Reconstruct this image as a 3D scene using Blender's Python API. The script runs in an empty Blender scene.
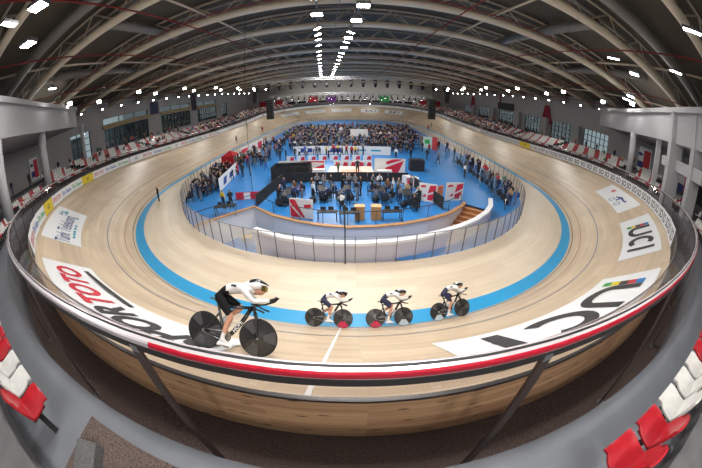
import bpy, bmesh, math, random
from mathutils import Vector, Matrix
from mathutils.geometry import tessellate_polygon
PI = math.pi
sc = bpy.context.scene
COL = sc.collection
rnd = random.Random(7)

# ------------------------------------------------------------------ materials
MATS = {}
def mat(name, col=(.5, .5, .5), rough=.5, metal=0., spec=.5, noise=0., nscale=8., emit=None, estr=1., coat=0., bump=0.):
    if name in MATS: return MATS[name]
    m = bpy.data.materials.new(name); m.use_nodes = True; MATS[name] = m
    nt = m.node_tree; b = nt.nodes['Principled BSDF']
    b.inputs['Base Color'].default_value = (*col, 1); b.inputs['Roughness'].default_value = rough
    b.inputs['Metallic'].default_value = metal; b.inputs['Specular IOR Level'].default_value = spec
    b.inputs['Coat Weight'].default_value = coat
    if emit: b.inputs['Emission Color'].default_value = (*emit, 1); b.inputs['Emission Strength'].default_value = estr
    if noise > 0 or bump > 0:
        tc = nt.nodes.new('ShaderNodeTexCoord'); n = nt.nodes.new('ShaderNodeTexNoise')
        n.inputs['Scale'].default_value = nscale; n.inputs['Detail'].default_value = 5
        nt.links.new(tc.outputs['Object'], n.inputs['Vector'])
        if noise > 0:
            mr = nt.nodes.new('ShaderNodeMapRange'); mr.inputs[1].default_value = .25; mr.inputs[2].default_value = .75
            mr.inputs[3].default_value = 1 - noise; mr.inputs[4].default_value = 1 + noise
            mx = nt.nodes.new('ShaderNodeVectorMath'); mx.operation = 'SCALE'; mx.inputs[0].default_value = col
            nt.links.new(n.outputs['Fac'], mr.inputs[0]); nt.links.new(mr.outputs[0], mx.inputs['Scale'])
            nt.links.new(mx.outputs[0], b.inputs['Base Color'])
        if bump > 0:
            bp = nt.nodes.new('ShaderNodeBump'); bp.inputs['Strength'].default_value = bump; bp.inputs['Distance'].default_value = .02
            nt.links.new(n.outputs['Fac'], bp.inputs['Height']); nt.links.new(bp.outputs[0], b.inputs['Normal'])
    return m

def glass(name, tint=(.95, .96, .97), gl=.08, rough=.02, fog=0., fogcol=(.8, .8, .82)):
    if name in MATS: return MATS[name]
    m = bpy.data.materials.new(name); m.use_nodes = True; MATS[name] = m
    nt = m.node_tree; nt.nodes.clear()
    o = nt.nodes.new('ShaderNodeOutputMaterial'); t = nt.nodes.new('ShaderNodeBsdfTransparent'); t.inputs[0].default_value = (*tint, 1)
    g = nt.nodes.new('ShaderNodeBsdfGlossy'); g.inputs['Roughness'].default_value = rough
    f = nt.nodes.new('ShaderNodeFresnel'); f.inputs[0].default_value = 1.4
    ml = nt.nodes.new('ShaderNodeMath'); ml.operation = 'MULTIPLY'; ml.inputs[1].default_value = gl * 8; ml.use_clamp = True
    x = nt.nodes.new('ShaderNodeMixShader')
    nt.links.new(f.outputs[0], ml.inputs[0]); nt.links.new(ml.outputs[0], x.inputs[0])
    base = t.outputs[0]
    if fog > 0:
        d = nt.nodes.new('ShaderNodeBsdfDiffuse'); d.inputs[0].default_value = (*fogcol, 1)
        y = nt.nodes.new('ShaderNodeMixShader'); y.inputs[0].default_value = fog
        nt.links.new(t.outputs[0], y.inputs[1]); nt.links.new(d.outputs[0], y.inputs[2]); base = y.outputs[0]
    nt.links.new(base, x.inputs[1]); nt.links.new(g.outputs[0], x.inputs[2]); nt.links.new(x.outputs[0], o.inputs[0])
    return m

def wood(name, c1, c2, along, across, knots=0., rough=.45, lines=.0, lpitch=.1, bands=None):
    """planks laid along u; uv in metres (x along the track, y up the slope)"""
    m = bpy.data.materials.new(name); m.use_nodes = True; MATS[name] = m
    nt = m.node_tree; b = nt.nodes['Principled BSDF']; b.inputs['Roughness'].default_value = rough
    N = nt.nodes.new; L = nt.links.new
    uv = N('ShaderNodeUVMap'); mp = N('ShaderNodeMapping'); mp.inputs['Scale'].default_value = (along, across, 1); L(uv.outputs[0], mp.inputs[0])
    br = N('ShaderNodeTexBrick'); br.inputs['Scale'].default_value = 1; br.inputs['Brick Width'].default_value = 6.; br.inputs['Row Height'].default_value = lpitch
    br.inputs['Color1'].default_value = (0, 0, 0, 1); br.inputs['Color2'].default_value = (1, 1, 1, 1); br.inputs['Mortar'].default_value = (.5, .5, .5, 1)
    br.inputs['Mortar Size'].default_value = .0
    L(uv.outputs[0], br.inputs['Vector'])
    n = N('ShaderNodeTexNoise'); n.inputs['Scale'].default_value = 1; n.inputs['Detail'].default_value = 6; L(mp.outputs[0], n.inputs['Vector'])
    n2 = N('ShaderNodeTexNoise'); n2.inputs['Scale'].default_value = .35; n2.inputs['Detail'].default_value = 3; L(uv.outputs[0], n2.inputs['Vector'])
    a = N('ShaderNodeMath'); a.operation = 'MULTIPLY_ADD'; a.inputs[1].default_value = .35; L(br.outputs['Color'], a.inputs[0]); L(n.outputs['Fac'], a.inputs[2])
    a2 = N('ShaderNodeMath'); a2.operation = 'MULTIPLY_ADD'; a2.inputs[1].default_value = .7; L(n2.outputs['Fac'], a2.inputs[0]); L(a.outputs[0], a2.inputs[2])
    r = N('ShaderNodeMapRange'); r.inputs[1].default_value = .6; r.inputs[2].default_value = 1.45; L(a2.outputs[0], r.inputs[0])
    mx = N('ShaderNodeMix'); mx.data_type = 'RGBA'; mx.inputs[6].default_value = (*c1, 1); mx.inputs[7].default_value = (*c2, 1); L(r.outputs[0], mx.inputs[0])
    out = mx.outputs[2]
    if knots > 0:
        mp2 = N('ShaderNodeMapping'); mp2.inputs['Scale'].default_value = (1.3, 4.5, 1); L(uv.outputs[0], mp2.inputs[0])
        v = N('ShaderNodeTexVoronoi'); v.voronoi_dimensions = '2D'; v.inputs['Scale'].default_value = 1; L(mp2.outputs[0], v.inputs['Vector'])
        k = N('ShaderNodeMapRange'); k.inputs[1].default_value = .05; k.inputs[2].default_value = .10; k.inputs[3].default_value = knots; k.inputs[4].default_value = 0; L(v.outputs['Distance'], k.inputs[0])
        m2 = N('ShaderNodeMix'); m2.data_type = 'RGBA'; m2.inputs[7].default_value = (.10, .05, .025, 1); L(k.outputs[0], m2.inputs[0]); L(out, m2.inputs[6]); out = m2.outputs[2]
    if lines > 0:
        sp = N('ShaderNodeSeparateXYZ'); L(uv.outputs[0], sp.inputs[0])
        q = N('ShaderNodeMath'); q.operation = 'PINGPONG'; q.inputs[1].default_value = lpitch / 2; L(sp.outputs[1], q.inputs[0])
        q2 = N('ShaderNodeMapRange'); q2.inputs[1].default_value = 0; q2.inputs[2].default_value = .006; q2.inputs[3].default_value = lines; q2.inputs[4].default_value = 0; L(q.outputs[0], q2.inputs[0])
        m3 = N('ShaderNodeMix'); m3.data_type = 'RGBA'; m3.inputs[7].default_value = (.12, .07, .04, 1); L(q2.outputs[0], m3.inputs[0]); L(out, m3.inputs[6]); out = m3.outputs[2]
    L(out, b.inputs['Base Color'])
    return m

WHITE = mat('white_paint', (.78, .78, .78), .55)
PANELW = mat('advert_white', (.86, .87, .89), .45)
BLACK = mat('black_matte', (.02, .02, .022), .6)
INK = mat('ink_black', (.03, .03, .035), .5)
RED = mat('advert_red', (.62, .02, .05), .5)
RAILRED = mat('rail_red', (.52, .008, .03), .35, coat=.3)
STEEL = mat('brushed_steel', (.55, .55, .57), .3, metal=.9)
DARKMET = mat('dark_metal', (.055, .05, .05), .4, metal=.4)
GREYMET = mat('grey_metal', (.25, .25, .27), .4, metal=.5)
YELLOW = mat('advert_yellow', (.8, .6, .03), .5)
BLUE = mat('advert_blue', (.03, .14, .5), .5)
CYAN = mat('advert_cyan', (.02, .35, .5), .5)
GREEN = mat('advert_green', (.03, .4, .1), .5)
TRACK = wood('track_boards', (.50, .375, .255), (.76, .61, .44), .25, 9, 0, .42, .10, .35)
APRON = wood('apron_boards', (.64, .52, .39), (.80, .69, .54), .25, 6, 0, .42, .06, .5)
PLANK = wood('barrier_planks', (.40, .20, .11), (.80, .52, .29), .5, 9, .9, .45, .85, .14)
BAND = mat('blue_band', (.03, .34, .66), .45, noise=.05, nscale=.5)
INFBLUE = mat('infield_blue', (.03, .22, .58), .38, noise=.12, nscale=.25)
CARPET = mat('speckled_carpet', (.095, .068, .06), .95, noise=.7, nscale=45)
TIERGREY = mat('tier_grey', (.15, .16, .18), .55, noise=.1, nscale=2)
CONC = mat('stand_concrete', (.12, .12, .125), .8, noise=.2, nscale=3)
WALLM = mat('hall_wall_paint', (.42, .41, .42), .8, noise=.05, nscale=.5)
BALC = mat('gallery_paint', (.48, .48, .50), .8, noise=.04, nscale=.4)
DECK = mat('roof_deck', (.11, .095, .072), .8, noise=.15, nscale=.6)
TUBE = mat('truss_tube', (.80, .71, .56), .5); WEB = mat('truss_web', (.46, .40, .31), .6)
DUCT = mat('duct_grey', (.27, .26, .24), .5, metal=.2)
PIPE = mat('sprinkler_pipe', (.25, .02, .02), .5)
GLASS = glass('fence_glass', (.93, .94, .95), .06, fog=.05)
GLASSN = glass('barrier_glass', (.95, .92, .92), .05, fog=.025, fogcol=(.7, .5, .5))
WGLASS = glass('window_glass', (.50, .56, .57), .10)
SKIN = mat('skin', (.58, .30, .20), .5); SKIN2 = mat('skin_pale', (.68, .42, .32), .5)
HAIR = mat('hair_dark', (.03, .02, .015), .7)
CAPW = mat('stair_wood', (.33, .13, .05), .5); CAPB = mat('cap_wood', (.50, .27, .12), .5)
SEATR = mat('seat_red_plastic', (.40, .012, .022), .32, coat=.25, noise=.12, nscale=10)
SEATW = mat('seat_white_plastic', (.60, .59, .57), .38, coat=.15, noise=.08, nscale=10)
LAMPF = mat('lamp_face', (1, 1, 1), .5, emit=(1, .98, .95), estr=60)
LAMPS = mat('lamp_face_small', (1, 1, 1), .5, emit=(1, .95, .85), estr=45)

# ------------------------------------------------------------------ mesh builder
class MB:
    def __init__(s): s.v = []; s.f = []; s.m = []; s.uv = None; s.sm = []
    def add(s, vs, fs, mi=0, smooth=False):
        k = len(s.v); s.v += [tuple(v) for v in vs]
        for f in fs: s.f.append(tuple(i + k for i in f)); s.m.append(mi); s.sm.append(smooth)
        return s
    def box(s, c, d, rz=0, mi=0, M=None):
        x, y, z = [q / 2 for q in d]; vs = [Vector((a * x, b * y, e * z)) for a in (-1, 1) for b in (-1, 1) for e in (-1, 1)]
        R = M if M else Matrix.Rotation(rz, 3, 'Z'); vs = [R @ v + Vector(c) for v in vs]
        return s.add(vs, [(0, 1, 3, 2), (4, 6, 7, 5), (0, 4, 5, 1), (2, 3, 7, 6), (0, 2, 6, 4), (1, 5, 7, 3)], mi)
    def tube(s, pts, r, n=8, mi=0, cap=True, closed=False, flat=1.):
        pts = [Vector(p) for p in pts]; N = len(pts); rs = r if isinstance(r, (list, tuple)) else [r] * N
        vs = []; up = None
        for i, p in enumerate(pts):
            a = pts[(i - 1) % N] if (i > 0 or closed) else p; b = pts[(i + 1) % N] if (i < N - 1 or closed) else p
            t = (b - a).normalized()
            if up is None: up = Vector((0, 0, 1)) if abs(t.z) < .9 else Vector((1, 0, 0))
            x = t.cross(up)
            if x.length < 1e-5: x = t.cross(Vector((0, 1, 0)))
            x.normalize(); y = x.cross(t).normalized(); up = y
            for k in range(n):
                an = 2 * PI * k / n; vs.append(p + (x * math.cos(an) * flat + y * math.sin(an)) * rs[i])
        fs = []
        for i in range(N if closed else N - 1):
            j = (i + 1) % N
            for k in range(n): fs.append((i * n + k, i * n + (k + 1) % n, j * n + (k + 1) % n, j * n + k))
        if cap and not closed: fs.append(tuple(range(n))[::-1]); fs.append(tuple(range((N - 1) * n, N * n)))
        return s.add(vs, fs, mi, n > 5)
    def cyl(s, c, r, h, n=16, mi=0, axis='z', r2=None):
        c = Vector(c); d = {'z': Vector((0, 0, h)), 'x': Vector((h, 0, 0)), 'y': Vector((0, h, 0))}[axis]
        return s.tube([c, c + d], [r, r if r2 is None else r2], n, mi)
    def prism(s, poly, z0, z1, mi=0):
        n = len(poly); vs = [(x, y, z0) for x, y in poly] + [(x, y, z1) for x, y in poly]
        tris = tessellate_polygon([[Vector((x, y, 0)) for x, y in poly]])
        fs = [tuple(t) for t in tris] + [tuple(i + n for i in t)[::-1] for t in tris] + [(i, (i + 1) % n, (i + 1) % n + n, i + n) for i in range(n)]
        return s.add(vs, fs, mi)
    def grid(s, rows, mi=0, smooth=False, uvs=None, closed=False):
        """rows: list of equal length lists of points"""
        nr = len(rows); nc = len(rows[0]); k = len(s.f)
        vs = [p for r in rows for p in r]
        fs = [(i * nc + j, i * nc + j + 1, ((i + 1) % nr) * nc + j + 1, ((i + 1) % nr) * nc + j) for i in range(nr if closed else nr - 1) for j in range(nc - 1)]
        if uvs is not None:
            if s.uv is None: s.uv = {}
            for q, (i, j) in enumerate([(i, j) for i in range(nr if closed else nr - 1) for j in range(nc - 1)]):
                s.uv[k + q] = [uvs[i][j], uvs[i][j + 1], uvs[i + 1][j + 1], uvs[i + 1][j]]
        return s.add(vs, fs, mi, smooth)
    def mesh(s, name, mats):
        me = bpy.data.meshes.new(name); me.from_pydata(s.v, [], s.f)
        for m in (mats if isinstance(mats, (list, tuple)) else [mats]): me.materials.append(m)
        me.polygons.foreach_set('material_index', s.m); me.polygons.foreach_set('use_smooth', s.sm)
        if s.uv is not None:
            l = me.uv_layers.new(name='UVMap')
            for p in me.polygons:
                q = s.uv.get(p.index)
                if q:
                    for li, w in zip(p.loop_indices, q): l.data[li].uv = w
        me.update(); return me
    def build(s, name, mats, parent=None, loc=(0, 0, 0), rz=0):
        return link(name, s.mesh(name, mats), parent, loc, rz)

def link(name, data, parent=None, loc=(0, 0, 0), rz=0):
    o = bpy.data.objects.new(name, data); COL.objects.link(o); o.location = loc; o.rotation_euler = (0, 0, rz)
    if parent: o.parent = parent
    return o
def tag(o, label=None, cat=None, group=None, kind=None):
    if label: o['label'] = label
    if cat: o['category'] = cat
    if group: o['group'] = group
    if kind: o['kind'] = kind
    return o
def empty(name, loc=(0, 0, 0), rz=0): return link(name, None, None, loc, rz)
def struct(o, label=None): return tag(o, label, None, None, 'structure')
def dup(root, loc=None, rz=None, label=None, group=None):
    def cp(o, par):
        c = o.copy(); COL.objects.link(c); c.parent = par
        if par is not None: c.matrix_parent_inverse = o.matrix_parent_inverse
        for ch in kids.get(o.name, []): cp(ch, c)
        return c
    kids = {}
    def walk(o):
        for ch in o.children: kids.setdefault(o.name, []).append(ch); walk(ch)
    walk(root)
    r = cp(root, None)
    if loc is not None: r.location = loc
    if rz is not None: r.rotation_euler = (0, 0, rz)
    if label: r['label'] = label
    if group: r['group'] = group
    return r

# text as a flat mesh: vertices, faces (x to the right, y up), centred
_TC = {}
def text_geo(s, size=1., shear=0., bold=0., width=1.):
    key = (s, shear, bold)
    if key not in _TC:
        cu = bpy.data.curves.new('lettering', 'FONT'); cu.body = s; cu.align_x = 'CENTER'; cu.align_y = 'CENTER'; cu.shear = shear; cu.offset = bold; cu.resolution_u = 3
        o = bpy.data.objects.new('lettering', cu); COL.objects.link(o)
        bpy.context.view_layer.update(); dg = bpy.context.evaluated_depsgraph_get()
        me = bpy.data.meshes.new_from_object(o.evaluated_get(dg))
        bm = bmesh.new(); bm.from_mesh(me); bmesh.ops.triangulate(bm, faces=bm.faces[:]) ; bm.to_mesh(me); bm.free()
        xs = [v.co.x for v in me.vertices]; ys = [v.co.y for v in me.vertices]
        cx = (min(xs) + max(xs)) / 2; cy = (min(ys) + max(ys)) / 2; h = max(ys) - min(ys)
        _TC[key] = ([((v.co.x - cx) / h, (v.co.y - cy) / h) for v in me.vertices], [tuple(p.vertices) for p in me.polygons])
        bpy.data.objects.remove(o); bpy.data.curves.remove(cu); bpy.data.meshes.remove(me)
    v, f = _TC[key]
    return [(x * size * width, y * size) for x, y in v], f

# ------------------------------------------------------------------ the oval
R = 21.0; Y0 = 7.6; YC = Y0 + R; LT = 250.0; QS = PI * R / 2; S = (LT - 2 * PI * R) / 2; YD = YC + S; X0 = .2; W = 7.5
ZT = [(0, 4.69), (9, 4.55), (19.3, 4.15), (26.4, 3.65), (32, 3.25), (45.8, 2.5), (62.5, 2.1)]
def ze(u):
    u %= LT
    if u > LT / 2: u = LT - u
    if u > LT / 4: u = LT / 2 - u
    for (a, za), (b, zb) in zip(ZT, ZT[1:]):
        if u <= b: return za + (zb - za) * (u - a) / (b - a)
    return ZT[-1][1]
_zr = ze
_ZS = [sum(_zr(i * .5 + k * .5) for k in range(-8, 9)) / 17 for i in range(500)]
def ze(u):
    u = (u % LT) * 2; i = int(u) % 500; f = u - int(u)
    return _ZS[i] * (1 - f) + _ZS[(i + 1) % 500] * f
def pn(u):
    u %= LT
    if u < QS: f = u / R; return (R * math.sin(f), YC - R * math.cos(f), math.sin(f), -math.cos(f))
    u -= QS
    if u < S: return (R, YC + u, 1, 0)
    u -= S
    if u < 2 * QS: f = u / R; return (R * math.cos(f), YD + R * math.sin(f), math.cos(f), math.sin(f))
    u -= 2 * QS
    if u < S: return (-R, YD - u, -1, 0)
    u -= S; f = u / R; return (-R * math.cos(f), YC - R * math.sin(f), -math.cos(f), -math.sin(f))
def off(u, d, z=0.):
    x, y, a, b = pn(u); return (X0 + x + a * d, y + b * d, z)
def wid(u): return math.sqrt(W * W - ze(u) ** 2)
def bank(u, t, lift=0.):
    z = ze(u); w = math.sqrt(W * W - z * z)
    if t <= 0: return off(u, t, lift)
    return off(u, w * t / W - lift * z / W, z * t / W + lift * w / W)
def heading(u):       # direction of travel (counterclockwise) as a rotation about z
    x, y, a, b = pn(u); return math.atan2(a, -b)
def zf(u): return ze(u) - 1.08        # aisle floor behind the track wall
def zt(u): return ze(u) + .75        # first terrace
US = [i * 1. for i in range(250)] + [250.]
UN = sorted(set(US + [i * .25 for i in range(-60, 61)]))
UN = [u for u in UN]                  # fine stations near the camera
def ring(name, fa, fb, mats, us=US, parent=None, nt=1, uvd=1., thick=None):
    m = MB(); rows = []; uvs = []
    for u in us:
        a = Vector(fa(u)); b = Vector(fb(u)); L = (b - a).length
        rows.append([a.lerp(b, k / nt) for k in range(nt + 1)]); uvs.append([(u, L * k / nt * uvd) for k in range(nt + 1)])
    m.grid(rows, uvs=uvs, smooth=False)
    return m.build(name, mats, parent)

# ---- track surface, apron, lines
TU = [i * .5 for i in range(501)]
m = MB(); rows = [[bank(u, W * k / 6) for k in range(7)] for u in TU]; m.grid(rows, smooth=True, uvs=[[(u, W * k / 6) for k in range(7)] for u in TU])
struct(m.build('floor_track', TRACK), 'banked timber boards of the cycling track')
struct(ring('floor_track_band', lambda u: off(u, -.75, 0.), lambda u: off(u, 0, 0.), BAND, TU), 'blue band along the inner edge of the track')
FI = -4.4
struct(ring('floor_apron', lambda u: off(u, FI, 0.), lambda u: off(u, -.75, 0.), APRON, TU), 'flat pale timber safety zone inside the track')
def line(t0, t1, mt, us=TU, lift=.012):
    return struct(ring('floor_line', lambda u: bank(u, t0, lift), lambda u: bank(u, t1, lift), mt, us))
line(.20, .26, mat('line_black', (.03, .03, .03), .5)); line(.92, .98, mat('line_red', (.45, .2, .14), .5)); line(2.35, 2.42, mat('line_blue', (.16, .2, .28), .5))
LW = mat('line_white', (.85, .85, .85), .5)
def cross(u, w):
    m = MB(); m.grid([[bank(u + s, W * k / 12, .02) if k > 0 else off(u + s, 0, .02) for k in range(13)] for s in (-w / 2, w / 2)]); struct(m.build('floor_line', LW))
cross(249.45, .06); cross(203.5, .10)

# ---- track wall, fence and barrier
m = ring('wall_track_back', lambda u: off(u, wid(u) + .03, zf(u) - .02), lambda u: off(u, wid(u) + .03, ze(u) - .0), PLANK, TU); struct(m, 'knotty timber planks behind the top of the track')
m = MB(); m.grid([[off(u, wid(u) + a, ze(u) + b) for a, b in ((-.02, 0), (-.02, .025), (.04, .025), (.04, -.02))] for u in TU]); struct(m.build('trim_1', DARKMET))

fence = tag(empty('trackside_fence', off(0, 6.3, 3.7)), 'clear barrier with a steel rail along the top of the whole banking', 'fence')
def fpart(o): o.parent = fence; o.matrix_parent_inverse = Matrix.Translation(-Vector(fence.location)); return o
fl = MB(); fl.grid([[off(u, wid(u), ze(u) + .05), off(u, wid(u), ze(u) + .66)] for u in TU]); fpart(fl.build('lower_glass_panel', GLASSN))
fl = MB(); fl.grid([[off(u, wid(u) + .02, ze(u) + .68), off(u, wid(u) + .67, ze(u) + 1.45)] for u in TU]); fpart(fl.build('upper_glass_panel', GLASSN))
fl = MB(); fl.tube([off(u, wid(u), ze(u) + .67) for u in TU[:-1]], .016, 6, closed=True); fpart(fl.build('middle_rail', mat('rail_pink_steel', (.55, .48, .50), .3, metal=.6)))
def prof(us, pr, closed=False):
    m = MB(); m.grid([[off(u, wid(u) + .69 + a, ze(u) + 1.53 + b) for a, b in pr] for u in us], smooth=False); return m
fpart(prof(TU, [(-.055, -.03), (-.055, .015), (-.035, .028), (.03, .028), (.045, .018), (.045, -.03)]).build('hand_rail', mat('rail_steel', (.80, .74, .77), .25, metal=.35)))
fpart(prof(TU, [(-.05, -.03), (-.05, -.06), (.04, -.105), (.05, -.10), (.05, -.028), (.0, -.03)]).build('rail_skirt', DARKMET))
fpart(prof([u / 4 for u in range(-5, 64)], [(.026, .0295), (.044, .022), (.052, .008), (.052, -.012), (.045, -.015)]).build('rail_stripe', RAILRED))
fpart(prof(TU, [(-.030, .029), (-.026, .032), (-.010, .032), (-.006, .029)]).build('rail_groove', BLACK))
post = MB(); post.box((0, 0, 0), (.11, .035, 1), mi=0); pm = post.mesh('fence_post', [mat('post_bronze', (.13, .10, .09), .35, metal=.6)])
foot = MB(); foot.box((0, 0, 0), (.16, .12, .02)); foot.cyl((.05, .04, .0), .012, .03, 6); foot.cyl((-.05, .04, .0), .012, .03, 6); fm = foot.mesh('post_foot', [GREYMET])
plate = MB(); plate.box((0, 0, 0), (.085, .05, .07)); plm = plate.mesh('post_bracket', [STEEL])
def fence_post(u, detail):
    b = Vector(off(u, wid(u) + .80, zf(u))); t = Vector(off(u, wid(u) + .72, ze(u) + 1.46))
    o = link('fence_post', pm); mid = (b + t) / 2; z = (t - b); L = z.length; z.normalize()
    x = Vector((math.cos(heading(u)), math.sin(heading(u)), 0)); y = z.cross(x).normalized()
    o.matrix_world = Matrix.Translation(mid) @ Matrix((x, y, z)).transposed().to_4x4() @ Matrix.Diagonal((1, 1, L, 1))
    o.parent = fence; o.matrix_parent_inverse = Matrix.Translation(-Vector(fence.location))
    if detail:
        for nm, me, p in (('post_foot', fm, b + Vector((0, 0, .012))), ('post_bracket', plm, t + Vector((0, 0, -.02)))):
            c = link(nm, me, None, p, heading(u)); fpart(c)
ups = [.93 + 2.35 * k for k in range(-13, 14)]
for u in ups: fence_post(u, abs(u) < 8)

# ---- aisle floor, parapet, terraces, concourse
struct(ring('floor_aisle', lambda u: off(u, wid(u), zf(u)), lambda u: off(u, wid(u) + 1.12, zf(u)), CARPET, TU), 'dark speckled carpet in the aisle behind the barrier')
NT = 5; TD = [1.1, 2.45] + [2.45 + .85 * k for k in range(1, NT)]; TH = .27
def zrow(u, i): return zt(u) + TH * i
for i in range(NT):
    d0, d1 = TD[i], TD[i + 1]
    lo = (lambda u: zf(u)) if i == 0 else (lambda u, i=i: zrow(u, i - 1))
    m = MB(); m.grid([[off(u, wid(u) + d0 + (0 if i else 0), lo(u)), off(u, wid(u) + d0 + (.06 if i == 0 else 0), zrow(u, i)), off(u, wid(u) + d1, zrow(u, i))] for u in TU])
    struct(m.build('floor_terrace', TIERGREY if i == 0 else CONC), 'grey terrace step %d above the aisle' % (i + 1))
DEND = TD[NT]
def zc(u): return zrow(u, NT - 1)
m = MB(); m.grid([[off(u, wid(u) + DEND, zc(u)), off(u, wid(u) + DEND + 2, zc(u) + .1), off(u, wid(u) + DEND + 16, zc(u) + .1)] for u in TU])
struct(m.build('floor_concourse', CONC))
# carpeted landing and step beside the photographer
m = MB(); m.grid([[off(-2.0 + 1.75 * i / 6, wid(0) + d, zt(0) + .012) for d in (1.4, 1.8, 2.4)] for i in range(7)]); struct(m.build('floor_landing', CARPET), 'speckled carpet at the head of the steps')
m = MB(); m.box((-2.2, -.1, zt(0) + .07), (.28, .5, .14), rz=.3); struct(m.build('floor_steps', mat('speckled_stone', (.10, .10, .10), .9, noise=.6, nscale=60)), 'speckled grey step beside the nearest red seat on the left')

# ---- infield: blue floor with the open stairwell cut out
def arcR(x, Rr): return YC - math.sqrt(Rr * Rr - (x - X0) ** 2)
RF = R + FI
pod = [(-10.55, arcR(-10.55, RF)), (-7.1, 19.2), (-5.2, 17.5), (-3.2, 16.45), (-1.7, 15.9), (-.2, 15.65), (1.5, 15.75), (3.2, 16.15), (5., 16.85), (6.8, 17.95), (8.3, 19.4), (8.9, 20.3)]
par = [(10.6, 19.2), (9.9, 17.7), (8.9, 16.4), (7.6, 15.2), (6.2, 14.25), (4.8, 13.5), (3.4, 12.85), (2., 12.45)]
parL = [(.2, 12.25), (-1.6, 12.35), (-3.4, 12.85), (-5.3, 13.85)]
fr = [off(u, FI)[:2] for u in [v * 1.0 for v in range(0, 251)]]
startx = 1.4
outline = []
us_all = [v for v in range(3, 250)]
for u in us_all:
    p = off(u, FI)[:2]
    if u > 232 and p[0] > -10.55: break
    outline.append(p)
poly = outline + pod + par
m = MB(); tris = tessellate_polygon([[Vector((x, y, 0)) for x, y in poly]]); m.add([(x, y, 0) for x, y in poly], [tuple(t) for t in tris])
struct(m.build('floor_infield', INFBLUE), 'glossy blue infield floor')
m = MB(); m.add([(-14, 9, -1.8), (13, 9, -1.8), (13, 24, -1.8), (-14, 24, -1.8)], [(0, 1, 2, 3)]); struct(m.build('floor_stairwell', INFBLUE))
m = MB(); m.grid([[(x, y, -1.8), (x, y, .16)] for x, y in pod]); struct(m.build('wall_stairwell_back', mat('stairwell_white', (.72, .71, .72), .5)), 'curved white wall under the infield edge')
def capstrip(pts, w, h0, h1):
    m = MB(); rows = []
    for i, p in enumerate(pts):
        a = Vector(pts[max(0, i - 1)]); b = Vector(pts[min(len(pts) - 1, i + 1)]); t = (b - a).normalized(); n = Vector((-t.y, t.x)) * w / 2; p = Vector(p)
        rows.append([(p.x + n.x, p.y + n.y, h0), (p.x + n.x, p.y + n.y, h1), (p.x - n.x, p.y - n.y, h1), (p.x - n.x, p.y - n.y, h0), (p.x + n.x, p.y + n.y, h0)])
    m.grid(rows); m.add(rows[0][:4], [(0, 1, 2, 3)]); m.add(rows[-1][:4], [(3, 2, 1, 0)]); return m
struct(capstrip(pod, .30, .16, .24).build('trim_2', CAPB), 'brown timber cap along the infield edge')
wl = capstrip(par + parL, .22, -1.8, .85).build('wall_stairwell_front', mat('stairwell_lilac', (.62, .61, .72), .5)); struct(wl, 'curved white parapet in front of the stairwell')
struct(capstrip(par + parL, .34, .85, 1.0).build('trim_3', mat('parapet_cap', (.85, .85, .88), .4)))
m = MB(); m.grid([[off(u, FI, -1.8), off(u, FI, 0)] for u in [232 + k * .5 for k in range(44)]]); struct(m.build('wall_stairwell_side', WHITE))
st = MB()
for k in range(9):
    c = Vector((9.55, 19.35)).lerp(Vector((6.9, 16.0)), k / 8); st.box((c.x, c.y, -1.8 + (1.8 - .19 * k - .05) / 2), (2.3, .50, 1.8 - .19 * k - .05), rz=math.radians(-38))
for k in range(9):
    c = Vector((9.55, 19.35)).lerp(Vector((6.9, 16.0)), k / 8); st.box((c.x - .1, c.y - .13, -.19 * k - .045), (2.3, .08, .03), rz=math.radians(-38), mi=1)
struct(st.build('floor_stairs', [CAPW, mat('stair_nosing', (.72, .42, .22), .5)]), 'brown timber stairs down into the stairwell')
# railing on top of the infield edge
rl = tag(empty('infield_railing', (0, 16, 0)), 'thin dark railing along the brown timber edge above the stairwell', 'railing')
m = MB(); m.tube([(x, y + .25, 1.05) for x, y in pod[:-1]], .025, 6); o = m.build('hand_rail', DARKMET); o.parent = rl; o.matrix_parent_inverse = Matrix.Translation((0, -16, 0))
for x, y in pod[1:-1]:
    m = MB(); m.tube([(x, y + .25, 0), (x, y + .25, 1.05)], .022, 6); o = m.build('railing_post', DARKMET); o.parent = rl; o.matrix_parent_inverse = Matrix.Translation((0, -16, 0))

# ---- inner glass fence
inf = tag(empty('infield_fence', off(0, FI)), 'waist-high clear glass fence on grey posts around the blue infield', 'fence')
pinv = Matrix.Translation(-Vector(inf.location))
m = MB(); m.grid([[off(u, FI + .02, .06), off(u, FI + .02, 1.4)] for u in TU]); o = m.build('glass_panel', GLASS); o.parent = inf; o.matrix_parent_inverse = pinv
m = MB(); m.tube([off(u, FI + .02, 1.43) for u in TU[:-1]], .02, 5, closed=True); o = m.build('top_rail', GREYMET); o.parent = inf; o.matrix_parent_inverse = pinv
pp = MB(); pp.box((0, 0, .72), (.03, .05, 1.44)); ppm = pp.mesh('fence_post', [mat('slim_post', (.16, .15, .17), .4, metal=.4)]); rest = MB(); cnt = 0
step = 1.255
npost = int(LT / step)
pu = sorted([k * LT / npost for k in range(npost)], key=lambda u: min(u % LT, LT - u % LT))
for i, u in enumerate(pu):
    if i < 98: o = link('fence_post', ppm, inf, off(u, FI + .02), heading(u)); o.matrix_parent_inverse = pinv
    else: x, y, _ = off(u, FI + .02); rest.box((x, y, .72), (.03, .05, 1.44), heading(u))
o = rest.build('fence_posts_beyond', DARKMET, inf); o.matrix_parent_inverse = pinv; tag(o, kind='stuff')
m = MB(); m.tube([(0, 0, 0), (0, 0, 2.9)], .03, 8); m.box((0, .0, 2.95), (.12, .12, .14)); x, y, _ = off(249.4, FI + .1)
o = m.build('timing_pole', BLACK, None, (x, y, 0)); tag(o, 'thin black timing pole standing at the glass fence by the white cross line', 'pole')
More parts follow.
